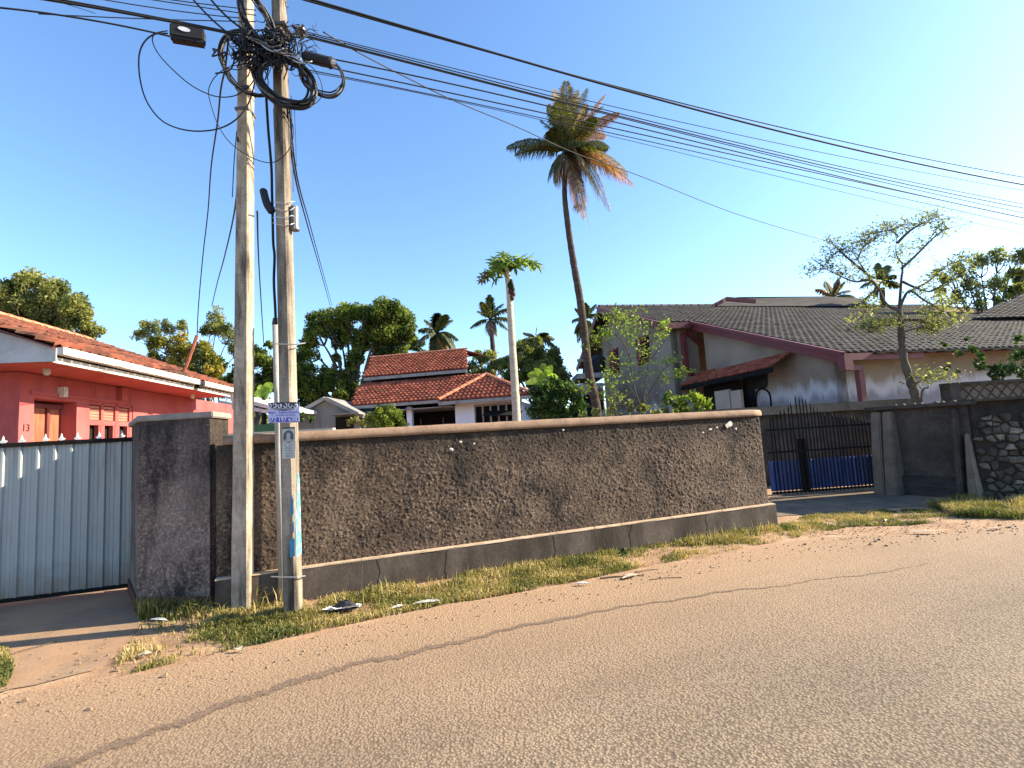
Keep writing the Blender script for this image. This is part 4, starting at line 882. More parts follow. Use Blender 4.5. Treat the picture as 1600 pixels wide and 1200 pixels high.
# clamp, bracket and junction cylinder on pole 2
jc = D(460, 338, b2.y+.01); MB().tube([jc-UP*.13, jc+UP*.10], .043, 12).tube([jc-UP*.15, jc-UP*.13], .05, 12).build('junction_canister', plain('canister', [(.3, (.07, .07, .07)), (.7, (.16, .155, .15))], 5, rough=.5), P2)
MB().tube(spline([D(411, 296, b2.y-.05), D(417, 318, b2.y-.06), D(426, 332, b2.y-.05)]), [.028]+[.04]*11+[.03], 8).build('cable_clamp', M_black, P2)
for py, h in ((315, 0), (322, .05), (340, -.03), (348, .02)):
    MB().tube(spline([D(427, py, b2.y-.05), D(432, py+1+h*60, b2.y-.105), D(446, py+3+h*90, b2.y-.105), D(456, py+h*100, b2.y-.09), D(461, py, b2.y)]), .005, 4).build('strap_wire', M_steel, P2)
# notices
pn2 = -p2y
def poster(name, label, cat, x0, y0, x1, y1, mat, dep, bend=0.0):
    A, B, C_, E = D(x0, y0, dep), D(x1, y0-1, dep), D(x1, y1-1, dep), D(x0, y1, dep)
    m = MB(); k = 8; vs = []
    for i in range(k+1):
        f = i/k; w = Vector((0, bend*math.sin(f*math.pi)+random.uniform(-.001, .001), 0)); vs += [E.lerp(C_, f)+w, A.lerp(B, f)+w]
    m.add(vs+[v_+Vector((0, .002, 0)) for v_ in vs], [(2*i, 2*i+2, 2*i+3, 2*i+1) for i in range(k)]+[(2*k+2+2*i+1, 2*k+2+2*i+3, 2*k+2+2*i+2, 2*k+2+2*i) for i in range(k)])
    o = m.build(name, mat, origin=(A+C_)/2); tag(o, label, cat); return o, (A, B, C_, E)
M_lil = plain('lilac_print', [(.3, (.42, .40, .62)), (.7, (.56, .54, .74))], 6, rough=.5, bmp=0)
M_ink = plain('black_ink', [(.3, (.012, .012, .02)), (.7, (.04, .038, .05))], 6, rough=.5, bmp=0)
M_pur = plain('violet_ink', [(.3, (.05, .04, .30)), (.7, (.10, .08, .42))], 6, rough=.5, bmp=0)
M_paper = plain('worn_paper', [(.25, (.30, .29, .27)), (.6, (.46, .45, .43)), (.8, (.55, .54, .52))], 9, rough=.8, bmp=.2)
M_pap2 = plain('white_print', [(.3, (.6, .6, .66)), (.7, (.78, .78, .82))], 6, rough=.5, bmp=0)
dep = b2.y-.125
po, (A, B, C_, E) = poster('notice_board', 'lilac phone number notice with black header fixed across the right pole', 'notice', 419, 629, 468, 661, M_lil, dep)
def pt(f, g_, o_=.004): return A.lerp(B, f).lerp(E.lerp(C_, f), g_)-Vector((0, o_, 0))
hd_ = [pt(0, 0), pt(1, 0), pt(.97, .22), pt(.8, .36), pt(.5, .42), pt(.2, .36), pt(.03, .22)]
MB().add(hd_, [tuple(range(7))]).build('header', M_ink, po)
MB().add([pt(.03, .74), pt(.99, .74), pt(.99, .97), pt(.03, .97)], [(0, 1, 2, 3)]).build('number_band', M_pur, po)
XD, ZD = (B-A), (A-E)
def script_line(n, size, mat, parent, c, xd, zd, seed, name='lettering'):
    """a line of n rounded script characters drawn as looped pen strokes"""
    r = random.Random(seed); x = Vector(xd).normalized(); z = Vector(zd).normalized(); y = -x.cross(z) if x.cross(z).y > 0 else x.cross(z); w = size*.82; mb = MB()
    for i in range(n):
        if i and r.random() < .14: continue
        o = c+x*((i-(n-1)/2)*w); a0 = r.uniform(1.2, 3.6); sw = r.uniform(4.2, 5.6)*r.choice((-1, 1)); rx, rz = size*.32, size*.36
        p = [o+x*(rx*(1-.35*t)*math.cos(a0+sw*t))+z*(rz*(1-.35*t)*math.sin(a0+sw*t)) for t in [q/8 for q in range(9)]]
        if r.random() < .6: p.append(p[-1]+x*size*.1-z*size*.25)
        mb.tube(p, size*.075, 4)
        if r.random() < .4: mb.tube([o+z*size*.46-x*size*.2, o+z*size*.58, o+z*size*.46+x*size*.22], size*.06, 4)
    o_ = mb.build(name, mat, parent); o_['kind'] = 'stuff'; return o_
script_line(6, .062, M_pap2, po, pt(.47, .17, .006), XD, ZD, 1)
script_line(13, .024, M_pap2, po, pt(.47, .31, .006), XD, ZD, 2)
script_line(15, .026, M_pur, po, pt(.5, .50, .006), XD, ZD, 3)
script_line(13, .022, M_pur, po, pt(.5, .635, .006), XD, ZD, 4)
text_obj('072 197 6383', .056, M_pap2, po, pt(.51, .855, .007), XD, ZD)
dep2 = b2.y-.103
po, (A, B, C_, E) = poster('memorial_notice', 'grey paper notice with an oval portrait pasted below the lilac notice', 'notice', 441, 668, 461, 717, M_paper, dep2)
XD, ZD = (B-A), (A-E)
el = lambda rx, ry, cx_, cy_, o_: [pt(cx_+rx*math.cos(q*math.pi/10), cy_+ry*math.sin(q*math.pi/10), o_) for q in range(20)]
MB().add(el(.40, .20, .5, .30, .004), [tuple(range(20))]).build('portrait', plain('portrait_dark', [(.3, (.06, .06, .06)), (.7, (.12, .12, .12))], 8, bmp=0), po)
MB().add(el(.17, .10, .5, .27, .006), [tuple(range(20))]).build('face', plain('portrait_face', [(.3, (.28, .28, .28)), (.7, (.4, .4, .4))], 8, bmp=0), po)
MB().add([pt(.5+.3*math.cos(q*math.pi/8), .47-.13*math.sin(q*math.pi/8), .005) for q in range(9)], [tuple(range(9))]).build('shoulders', plain('portrait_face', []), po)
for i, (n_, sz) in enumerate(((8, .012), (5, .016), (9, .010), (8, .010), (7, .010))): script_line(n_, sz, M_ink, po, pt(.5, .58+i*.085, .005), XD, ZD, 20+i)
MB().add([pt(0, 0), pt(1, 0), pt(1, .045), pt(0, .045)], [(0, 1, 2, 3)]).build('border', M_ink, po)
# torn turquoise bill on the sunny face of pole 2 and its corner
M_turq = plain('turquoise_print', [(.32, (.03, .25, .28)), (.5, (.12, .40, .42)), (.64, (.42, .50, .47))], 14, rough=.7, bmp=.1, fine=.2)
M_bluep = plain('blue_print', [(.3, (.01, .14, .27)), (.7, (.05, .28, .42))], 9, rough=.7, bmp=.1)
def pface(u_, z, side='r', o_=.004):
    """point on pole 2: side r = sunny face (u_ 0 front .. 1 back), f = front face (u_ 0 left .. 1 right)"""
    c = at_pole(p2b, p2t, z); f = z/(p2t.z); ext = 1.25
    w = (.128+(.11-.128)*f*ext)/2; d = (.19+(.165-.19)*f*ext)/2
    if side == 'r': return c+p2x*(w+o_)+p2y*(-d+.02+(2*d-.04)*u_)
    return c-p2y*(d+o_)+p2x*(-w+2*w*u_)
zz = [.55+i*.1 for i in range(9)]
vs = []
for i, z in enumerate(zz): vs += [pface(.02 if i < 5 else .3+.08*(i-4), z), pface(.95 if i < 8 else .8, z+random.uniform(-.02, .02))]
m_ = MB().add(vs, [(2*i, 2*i+1, 2*i+3, 2*i+2) for i in range(len(zz)-1)])
o = tag(m_.build('torn_bill', M_turq, origin=pface(.5, .95)), 'torn turquoise and blue paper bill low on the right pole', 'poster')
def fpoly(lst, mat, name): MB().add([pface(u_, z, 'f', .003) for u_, z in lst], [tuple(range(len(lst)))]).build(name, mat, o)
fpoly([(.62, .56), (1, .57), (1, .74), (.62, .72)], M_bluep, 'blue_patch')
fpoly([(.72, 1.0), (.82, .93), (.97, .97), (.97, 1.1), (.85, 1.15)], M_bluep, 'blue_patch')
fpoly([(.86, .78), (.97, .8), (.97, .9), (.84, .87)], M_bluep, 'blue_patch')

# ------------------------------------------------------------------ overhead cables
pl_n = NF.copy()
HUB = Vector((b2.x, b2.y, 0))
def cable(name, label, cat, pts, r, group=None, k=6, mat=None, parent=None, n=5):
    P = spline(pts, k); o = MB().tube(P, r, n).build(name, mat or M_black, parent, origin=None if parent else P[0], smooth=True)
    if not parent: tag(o, label, cat, group)
    return o
CR = .86
def run(px, off=0.0):
    x = np.array([p[0] for p in px], float); y = np.array([p[1] for p in px], float); c = np.polyfit(x/800, y, 3 if len(px) > 6 else 2)
    X = np.linspace(x[0], x[-1], 18); return [onp(a, float(b), HUB+NF*off, NF) for a, b in zip(X, np.polyval(c, X/800))]
GR = 'overhead cables running right across the sky'
RC = [
 ('thick topmost cable crossing the sky to the right', [(440, -16), (480, 2), (560, 17), (640, 42), (760, 82), (840, 108), (920, 132), (1000, 137), (1150, 182), (1300, 228), (1450, 263), (1600, 288), (1750, 312)], .017),
 ('thin cable hugging the thick topmost cable and parting above it at right', [(440, -10), (475, 1), (560, 23), (660, 50), (740, 75), (840, 107), (920, 131), (1000, 136), (1150, 178), (1300, 220), (1450, 250), (1600, 277), (1750, 300)], .010),
 ('fine cable just below the topmost pair', [(470, 48), (560, 69), (717, 110), (862, 144), (1000, 176), (1150, 208), (1375, 259), (1600, 296), (1750, 322)], .006),
 ('upper strand of the bundled cables crossing the coconut crown', [(470, 52), (560, 71), (697, 109), (780, 128), (862, 150), (1000, 188), (1127, 216), (1262, 249), (1400, 279), (1600, 317), (1750, 345)], .008),
 ('middle strand of the bundled cables crossing the coconut crown', [(470, 56), (560, 73), (697, 112), (780, 132), (862, 156), (1000, 191), (1127, 221), (1262, 252), (1400, 284), (1600, 325), (1750, 352)], .010),
 ('lower strand of the bundled cables crossing the coconut crown', [(470, 58), (560, 76), (697, 114), (780, 134), (862, 158), (1000, 194), (1127, 222), (1262, 257), (1375, 283), (1600, 333), (1750, 362)], .008),
 ('cable leaving the black splice sleeve toward the right', [(500, 90), (560, 100), (670, 121), (807, 153), (857, 165), (1000, 206), (1169, 240), (1337, 281), (1450, 306), (1600, 342), (1750, 370)], .010),
 ('cable second below the black splice sleeve', [(500, 104), (560, 114), (697, 144), (857, 176), (1000, 209), (1112, 239), (1262, 267), (1400, 296), (1600, 339), (1750, 372)], .009),
 ('lowest dark cable crossing the coconut crown', [(480, 108), (560, 125), (711, 157), (849, 186), (1000, 216), (1150, 249), (1375, 305), (1600, 351), (1750, 384)], .007),
 ('faint lowest cable at the right side of the sky', [(480, 112), (560, 126), (711, 159), (849, 190), (1000, 219), (1187, 270), (1375, 316), (1600, 363), (1750, 396)], .0045),
]
for lab, px, r in RC: cable('overhead_cable', lab, 'cable', run(px), r*CR, GR)
sd_px = [(505, 50, 5), (560, 82, 5.5), (629, 118, 6.2), (711, 158, 7), (807, 198, 8), (900, 240, 9), (1000, 275, 10), (1150, 334, 12), (1289, 376, 14)]
cable('service_cable', 'long slack service wire passing behind the coconut palm down to the bare tree', 'cable', [D(*q) for q in sd_px], .008)
LG = 'overhead cables running left from the poles'
LC = [
 ('lowest left cable ending at the black splice box', [(-120, 5), (0, 9), (100, 27), (235, 51), (268, 56)], .009),
 ('dark left cable second above the splice box', [(-60, -22), (60, 0), (150, 14), (250, 27), (330, 45), (375, 58)], .012),
 ('left cable running just above the splice box', [(-10, -18), (100, 0), (190, 17), (260, 30), (360, 50)], .008),
 ('left cable fourth from below', [(90, -14), (170, 0), (270, 17), (375, 28)], .005),
 ('left cable fifth from below', [(150, -14), (240, 0), (340, 15), (400, 24)], .005),
 ('left cable sixth from below', [(200, -10), (270, 0), (340, 9), (400, 16)], .005),
 ('near level left cable meeting the left pole', [(60, 22), (130, 25), (240, 29), (330, 34), (400, 33)], .005),
 ('steep cable dropping in from the top toward the left pole', [(290, -15), (302, 0), (325, 25), (355, 50), (380, 68)], .010),
 ('steeper thick cable dropping in nearest the left pole', [(318, -15), (330, 0), (350, 22), (384, 48)], .011),
 ('fine crossing wire high at left', [(60, -5), (90, 2), (125, 14), (150, 24), (149, 18)], .003),
]
for lab, px, r in LC: cable('overhead_cable', lab, 'cable', run(px, -.15 if 'steep' in lab else 0), r, LG)
mt_ = mast_t
cable('drop_wire', 'dark drop wire from the pole tangle down to the slanted red mast', 'cable', [D(357, 60, 5), D(352, 105, 5.2), D(345, 140, 5.6), D(340, 190, 6), D(330, 260, 7.2), D(325, 330, 8.6), D(317, 400, 9.6), D(310, 480, 10.6), mt_], .010)
cable('drop_wire', 'thin wire from the left pole slanting down to the yellow green trees', 'cable', [D(372, 215, 5.2), D(368, 320, 7), D(351, 400, 10), D(340, 440, 13), D(331, 478, 17)], .012)
cable('drop_wire', 'short wire hanging close along the left pole', 'cable', [D(370, 205, 5), D(366, 250, 5.02), D(363, 308, 5.05)], .005)
cable('drop_wire', 'left of the two fine wires falling right of the right pole toward the big tree', 'cable', [D(448, 160, 4.9), D(460, 270, 6), D(480, 350, 9), D(500, 420, 14), D(516, 478, 24)], .012)
cable('drop_wire', 'right of the two fine wires falling right of the right pole toward the big tree', 'cable', [D(452, 165, 4.9), D(464, 275, 6), D(484, 350, 9), D(503, 420, 14), D(519, 478, 24)], .010)
cable('drop_wire', 'fine wire hanging between the two poles', 'cable', [D(402, 330, 5.3), D(405, 420, 7.5), D(412, 535, 12)], .010)
for x, y0, y1 in ((458, 150, 300), (463, 170, 260)):
    cable('drop_wire', 'straight hair thin wire hanging at the right side of the right pole, '+('left one' if x == 458 else 'right one'), 'cable', [D(x-3, y0, 4.85), D(x-1, (y0+y1)/2, 4.87), D(x, y1, 4.86)], .003)
# loops
YC = b2.y-.18
def jd(px, Y=YC, w=.06): return [D(x, y, Y+random.uniform(-w, w)) for x, y in px]
cable('cable_loop', 'largest thin cable loop hanging left of the left pole', 'cable loop', jd([(262, 52), (240, 54), (224, 68), (217, 90), (219, 125), (229, 158), (250, 186), (277, 200), (310, 205), (345, 200), (372, 184), (390, 158), (399, 124)], b1.y-.18, .01), .008, k=8)
cable('cable_loop', 'flatter thin cable sweeping from splice box to left pole', 'cable loop', jd([(262, 48), (244, 52), (238, 62), (246, 82), (268, 107), (300, 134), (335, 150), (365, 150), (388, 136), (402, 118)], b1.y-.2, .01), .006, k=8)
cable('cable_loop', 'very thin wire loop spanning both poles at mid height', 'cable loop', jd([(400, 98), (360, 104), (338, 118), (326, 140), (330, 165), (342, 198), (362, 225), (395, 247), (425, 254), (447, 240), (458, 215), (456, 190), (445, 165), (425, 145)], b2.y-.2, .01), .0045, k=8)
cable('cable_loop', 'small thin wire loop right of the right pole', 'cable loop', jd([(478, 98), (492, 110), (502, 130), (503, 148), (495, 160), (480, 168)], YC, .01), .004, k=8)
def coil(name, label, px, n, spread, r, Yb=YC):
    t = thing(name, label, 'cable coil', D(*px[0], Yb))
    for i in range(n):
        ox, oy = random.gauss(0, spread), random.gauss(0, spread); sc = 1+random.uniform(-.045, .045); cx_ = sum(p[0] for p in px)/len(px); cy_ = sum(p[1] for p in px)/len(px)
        pts = [D(cx_+(x-cx_)*sc+ox+random.gauss(0, .8), cy_+(y-cy_)*sc+oy+random.gauss(0, .8), Yb+random.uniform(-.06, .06)) for x, y in px]
        MB().tube(spline(pts, 6), r*random.uniform(.7, 1.2), 5).build('strand', random.choice([M_black, M_black, M_black, M_cab]), t, smooth=True)
    return t
M_cab = plain('dusty_cable', [(.3, (.05, .045, .04)), (.7, (.13, .12, .11))], 6, rough=.5, bmp=0)
coil('cable_coil', 'open coil of cables hanging left of the left pole top', [(385, 48), (362, 52), (349, 66), (346, 85), (352, 108), (366, 130), (388, 144), (410, 149), (428, 146)], 9, 2.2, .009, b1.y-.16)
coil('cable_coil', 'long narrow coil slung between both poles at the top', [(374, -14), (376, 12), (386, 38), (402, 60), (418, 72), (428, 68), (427, 46), (416, 24), (402, 4), (388, -16)], 12, 3.0, .009, YC-.02)
coil('cable_coil', 'heaviest round coil on the front of the right pole', [(452, 92), (425, 94), (406, 104), (404, 120), (414, 138), (434, 155), (458, 163), (479, 163), (489, 150), (487, 128), (476, 110), (462, 97), (440, 91)], 26, 3.6, .010, YC-.02)
coil('cable_coil', 'small stiff coil looping under the splice sleeve', [(480, 90), (472, 102), (471, 120), (484, 138), (505, 148), (524, 147), (536, 132), (534, 112), (522, 96)], 4, 1.2, .011, YC)
# splice closures
def closure(name, label, a, b, r, mat):
    t = thing(name, label, 'splice closure', a); MB().box((a+b)/2, ((b-a).length, r*1.5, r*2), ((b-a).normalized(), (b-a).normalized().cross(Vector((0, 0, 1))).normalized()*-1)).build('body', mat, t, bevel=.012); return t
a, b = D(267, 50, b1.y-.3), D(320, 59, b1.y-.2)
cl = closure('splice_box', 'flat black splice box with a pale label hanging on the left cables', a, b, .075, M_black)
dx = (b-a).normalized(); dzv = Vector((0, 0, 1))
for s_ in (-1, 1): MB().box((a+b)/2+dzv*(s_*.085), ((b-a).length*.94, .09, .022), (dx, Vector((-dx.y, dx.x, 0)).normalized())).build('flange', M_black, cl)
for q in range(6):
    for s_ in (-1, 1): MB().box(a.lerp(b, .08+q*.168)+dzv*(s_*.1)-Vector((0, .03, 0)), (.014, .02, .02)).build('clip', M_black, cl)
c = a.lerp(b, .5)-Vector((0, .066, 0))+dzv*.012
MB().add([c+dx*(.06*math.cos(q*.628))+dzv*(.026*math.sin(q*.628)-.1*.06*math.cos(q*.628)) for q in range(10)], [tuple(range(10))]).build('label_plate', M_pap2, cl)
a, b = D(473, 87, YC-.02), D(520, 99, YC-.02)
t = thing('splice_sleeve', 'black cylindrical splice sleeve right of the right pole top', 'splice closure', a)
MB().tube([a, a.lerp(b, .06), a.lerp(b, .1), a.lerp(b, .88), a.lerp(b, .92), b], [.035, .04, .057, .054, .062, .05], 12).build('body', M_black, t, smooth=False)
MB().tube([b-dx*.02, b+dx*.03], .035, 8).build('end_gland', M_steel, t)
# insulator cluster with fins
ic = D(468, 48, b2.y-.02); t = thing('insulator_cluster', 'round rusty cluster of connectors on the right pole top', 'connector', ic)
for q in range(26):
    th_, ph = random.uniform(0, 6.28), random.uniform(-1.2, 1.2); d = Vector((math.cos(th_)*math.cos(ph), math.sin(th_)*math.cos(ph), math.sin(ph)))
    MB().tube([ic+d*.02, ic+d*.075], [.018, .014], 5).build('connector', random.choice([M_cab, M_bark, M_black]), t)
MB().tube([ic-UP*.02, ic-Vector((.2, -.04, .03))], .012, 5).build('arm', M_cab, t)
# the tangle
tg = MB()
for q in range(210):
    x, y = random.gauss(404, 24), random.gauss(70, 14); L = random.uniform(8, 34); an = random.choice([random.uniform(-.2, .7), random.uniform(0, 3.14)])
    p3 = [(x, y), (x+L*.5*math.cos(an)+random.gauss(0, 6), y+L*.5*math.sin(an)+random.gauss(0, 6)), (x+L*math.cos(an), y+L*math.sin(an)), (x+L*1.4*math.cos(an+.5), y+L*1.4*math.sin(an+.5))]
    tg.tube(spline(jd(p3, YC-.03, .1), 5), random.uniform(.004, .009), 4)
for q in range(70):
    x, y = random.gauss(458, 18), random.gauss(66, 15); an = random.uniform(0, 6.28); L = random.uniform(6, 22)
    tg.tube(spline(jd([(x, y), (x+L*.6*math.cos(an), y+L*.6*math.sin(an)), (x+L*math.cos(an+.6), y+L*math.sin(an+.6))], YC, .07), 4), random.uniform(.0025, .005), 4)
tag(tg.build('cable_tangle', M_black, origin=D(410, 70, YC)), 'dense tangle of black cables knotted round both pole tops', 'cable tangle', kind='stuff')
tg2 = thing('hanging_bracket', 'bundle of pale cable ends and ties at the centre of the pole tangle', 'cable bundle', D(430, 85, YC-.08))
for q in range(14):
    x, y = 382+q*5.5, 58+q*2.6; MB().tube(spline(jd([(x, y), (x+16, y+6+random.gauss(0, 3)), (x+34, y+9+random.gauss(0, 4))], YC-.12, .02), 4), .007, 5).build('strand', random.choice([M_cab, M_steel, M_cab]), tg2, smooth=True)
MB().box(at_pole(p2b, p2t, 6.02)+Vector((-.1, .05, 0)), (.34, .05, .05)).build('cross_arm', M_cab, P2)
MB().box(at_pole(p2b, p2t, 6.08), (.2, .2, .03)).build('pole_band', M_cab, P2)
for z in (5.35, 5.6): MB().box(at_pole(p1b, p1t, z), (.15, .18, .03)).build('pole_band', M_cab, P1)

# ------------------------------------------------------------------ vegetation
def unit(r, n):
    v = r.normal(size=(n, 3)); return v/np.linalg.norm(v, axis=1, keepdims=True)
def leaf_mesh(centers, size, r, flat=.0, asp=.45, droop=0.0):
    """four-cornered leaves with a folded midrib; centers (n,3)"""
    n = len(centers); d = unit(r, n); d[:, 2] = d[:, 2]*(1-flat)-droop; d /= np.linalg.norm(d, axis=1, keepdims=True)
    w = unit(r, n); w[:, 2] *= (1-flat); w -= d*np.sum(w*d, 1, keepdims=True); w /= np.linalg.norm(w, axis=1, keepdims=True)
    s = size*r.uniform(.6, 1.35, (n, 1))
    a = centers-d*s*.5; b = centers+w*s*asp*.5; c = centers+d*s*.5; e = centers-w*s*asp*.5
    V = np.stack([a, b, c, e], 1).reshape(-1, 3); Fq = np.arange(4*n).reshape(n, 4); return V, Fq
def crown_pts(blobs, r, per, sub=14, subr=.36, shell=.72):
    out = []; tn = []
    for (c, rad) in blobs:
        rad3 = np.array(rad if hasattr(rad, '__len__') else (rad, rad, rad)); R_ = float(rad3.mean())
        ns = sub; sc = unit(r, ns)*rad3*r.uniform(.35, .95, (ns, 1))**.6*shell; cnt = int(per*R_*R_)
        k = r.integers(0, ns, cnt); p = unit(r, cnt)*(r.random((cnt, 1))**.45)*rad3*subr
        out.append(np.array(c)+sc[k]+p); tone = .5+.3*r.normal(size=ns); tn.append(tone[k]+.18*r.normal(size=cnt))
    return np.concatenate(out), np.clip(np.concatenate(tn), 0, 1)
M_leaf_dark = foliage('mango_leaves', [(.022, .042, .008), (.068, .105, .018), (.155, .195, .03), (.27, .30, .055)], .45)
M_leaf_yel = foliage('yellow_green_leaves', [(.06, .075, .010), (.13, .14, .018), (.22, .20, .03), (.36, .27, .04)], .4)
M_leaf_grey = foliage('dry_green_leaves', [(.06, .08, .022), (.14, .16, .045), (.24, .25, .08), (.34, .33, .13)], .48)
M_leaf_bri = foliage('bright_leaves', [(.05, .09, .012), (.11, .18, .025), (.20, .28, .04), (.3, .34, .06)], .45)
M_leaf_bush = foliage('bush_leaves', [(.010, .026, .006), (.026, .06, .012), (.055, .11, .02), (.1, .16, .03)], .3)
M_palm = foliage('palm_leaves', [(.018, .028, .008), (.045, .06, .016), (.09, .10, .03), (.17, .16, .06)], .3)
M_palmy = foliage('palm_yellow_leaves', [(.06, .05, .012), (.13, .10, .02), (.24, .16, .03), (.36, .22, .05)], .35)
M_palmo = foliage('palm_rust_leaves', [(.10, .045, .018), (.22, .09, .03), (.38, .16, .06), (.5, .27, .14)], .35)
M_palmd = foliage('palm_dead_leaves', [(.06, .04, .03), (.14, .09, .06), (.26, .18, .12), (.4, .32, .24)], .2)
M_ban = foliage('banana_leaves', [(.10, .17, .02), (.2, .3, .04), (.34, .42, .09)], .5)
def limb_tube(parent, pts, r0, r1, mat, name='limb', n=6):
    P = spline(pts, 5); k = len(P); MB().tube(P, [r0+(r1-r0)*i/(k-1) for i in range(k)], n).build(name, mat, parent, smooth=True)
def tree(name, label, base_px, Y, blobs, mat, leaf=.16, per=900, cat='tree', bark=M_bark2, tr=.22, seed=1, depth=.8, fork=.45, group=None, sub=14, subr=.36, flat=.0, asp=.5, limbs=True, nolabel=False):
    r = np.random.default_rng(seed); bp = D(base_px[0], base_px[1], Y); base = Vector((bp.x, Y, 0)); t = thing(name, label, cat, base, group)
    B = []
    for (x, y, rp, *o) in blobs:
        dy = o[0] if o else r.uniform(-.35, .35)*rp*Y/F; c = D(x, y, Y+dy); rr = rp*Y/F; B.append((np.array(c), (rr, rr*depth, rr)))
    P, tn = crown_pts(B, r, per, sub, subr); P = P[P[:, 2] > .1]
    tn = tn[:len(P)]
    Vv, Fq = leaf_mesh(P, leaf, r, flat, asp); np_obj('crown', Vv, Fq, mat, t, tone=tn)
    cen = Vector(np.mean([b[0] for b in B], axis=0)); fz = Vector((base.x*.6+cen.x*.4, Y, max(.6, cen.z*fork)))
    MB().tube(spline([base-UP*.05, base.lerp(fz, .5)+Vector((.05, 0, 0)), fz], 4), [tr*(1-.35*i/8) for i in range(9)], 8).build('trunk', bark, t, smooth=True)
    if limbs:
        for c, rad in B:
            c = Vector(c); m = fz.lerp(c, .5)+Vector((0, 0, .12*(c-fz).length)); limb_tube(t, [fz-UP*.1, m, m.lerp(c, .7)], tr*.34, tr*.08, bark)
            for q in range(4):
                e = c+Vector(unit(r, 1)[0])*float(np.mean(rad))*.8; limb_tube(t, [m.lerp(c, .6), m.lerp(e, .7), e], tr*.18, tr*.03, bark, 'branch', 4)
    return t
# left background trees
tree('rain_tree', 'broad pale green tree rising behind the red house at the far left', (60, 640), 24, [(20, 465, 34), (50, 455, 36), (85, 462, 34), (115, 478, 30), (40, 490, 34), (90, 500, 30), (130, 500, 24), (0, 480, 36), (145, 518, 18), (60, 520, 30), (-30, 480, 40)], M_leaf_grey, leaf=.16, per=3600, seed=11, subr=.42, tr=.25)
tree('flowering_tree', 'yellow green sunlit tree behind the red house left of the poles', (280, 660), 26, [(250, 545, 26), (285, 540, 28), (315, 550, 26), (330, 575, 24), (270, 570, 26), (300, 580, 28), (240, 570, 16)], M_leaf_yel, leaf=.15, per=3400, seed=12, tr=.2)
tree('feathery_tree', 'grey green feathery tree with thin tops behind the yellow green one', (340, 660), 31, [(232, 515, 22), (260, 512, 16), (285, 508, 14), (340, 500, 24), (360, 520, 24), (375, 545, 24), (325, 520, 18), (215, 525, 12)], M_leaf_grey, leaf=.14, per=2200, seed=13, subr=.36, tr=.16)
tree('shade_tree', 'dark leafy tree seen between the two concrete poles', (400, 660), 28, [(395, 560, 24), (415, 570, 24), (375, 590, 24), (410, 600, 24), (350, 600, 20), (430, 590, 26), (440, 560, 16), (420, 540, 10)], M_leaf_dark, leaf=.18, per=2600, seed=14, tr=.2)
tree('mango_tree', 'huge dark green tree with rounded crown behind the grey hut', (560, 660), 30,
     [(505, 500, 30), (540, 495, 30), (575, 497, 30), (605, 492, 30), (630, 495, 22), (495, 520, 24), (530, 520, 26), (600, 520, 34), (625, 530, 28), (570, 520, 30), (485, 545, 22), (480, 580, 24), (485, 610, 26), (600, 550, 30), (640, 520, 16), (560, 545, 16), (520, 595, 22), (545, 610, 24), (550, 580, 18), (505, 630, 22), (470, 640, 18), (525, 560, 10), (470, 560, 12), (515, 583, 18), (500, 600, 22), (540, 592, 20), (470, 600, 22), (475, 625, 20), (555, 560, 16), (530, 625, 20)],
     M_leaf_dark, leaf=.19, per=3000, seed=15, subr=.44, sub=13, tr=.42)
tree('pale_tree', 'pale olive tree between small palm and papaya trunk', (760, 650), 34, [(745, 562, 18), (765, 560, 16), (740, 580, 18), (775, 575, 18), (757, 590, 22), (785, 568, 12)], M_leaf_grey, leaf=.17, per=2600, seed=16, tr=.15)
tree('creeper_tree', 'dark rounded tree smothered in creepers behind the papaya trunk', (840, 650), 27, [(835, 545, 24), (815, 555, 26), (860, 565, 26), (840, 575, 34), (805, 585, 24), (875, 590, 22), (850, 600, 28), (795, 570, 18), (880, 610, 16)], M_leaf_grey, leaf=.18, per=3200, seed=17, tr=.25)
tree('garden_bush', 'dense dark bush against the wall left of the coconut trunk', (865, 660), 15, [(845, 610, 22), (870, 605, 24), (890, 615, 24), (855, 632, 26), (885, 640, 26), (905, 630, 16), (835, 640, 18), (865, 650, 26), (900, 650, 24)], M_leaf_bush, leaf=.13, per=3000, cat='bush', seed=18, tr=.06, limbs=False)
tree('round_shrub', 'yellow green bushy shrub in front of the tiled house veranda', (600, 672), 17, [(590, 648, 18), (605, 643, 18), (618, 652, 16), (598, 660, 20), (580, 658, 14), (628, 662, 11)], M_leaf_bri, leaf=.10, per=4500, cat='shrub', seed=19, tr=.05, limbs=False, asp=.3)
tree('yard_shrub', 'low grey green shrub by the dark opening of the hut', (565, 665), 18, [(555, 655, 9), (566, 662, 9), (545, 660, 7), (575, 650, 8)], M_leaf_grey, leaf=.10, per=4000, cat='shrub', seed=119, tr=.04, limbs=False)
tree('leafy_shrub', 'low dark shrub in front of the grey hut wall', (480, 660), 19, [(470, 652, 10), (485, 655, 8), (462, 656, 8)], M_leaf_bush, leaf=.11, per=3500, cat='shrub', seed=120, tr=.04, limbs=False)
tree('castor_plant', 'bright green broad leaved plant cluster rising over the right part of the brown wall', (1080, 650), 12, [(1045, 622, 12), (1060, 630, 15), (1085, 620, 12), (1092, 632, 14), (1105, 630, 9), (1070, 640, 14), (1040, 638, 10)], M_leaf_bri, leaf=.17, per=1900, cat='plant', seed=20, tr=.03, limbs=False, asp=.42)
tree('undergrowth', 'tangled green undergrowth along the top of the brown wall left of the castor plant', (980, 655), 11.5, [(930, 645, 10), (955, 640, 12), (985, 635, 12), (1005, 640, 13), (1025, 645, 12), (965, 652, 12), (1000, 655, 12), (910, 652, 9)], M_leaf_grey, leaf=.11, per=2500, cat='plant', seed=21, tr=.03, limbs=False)
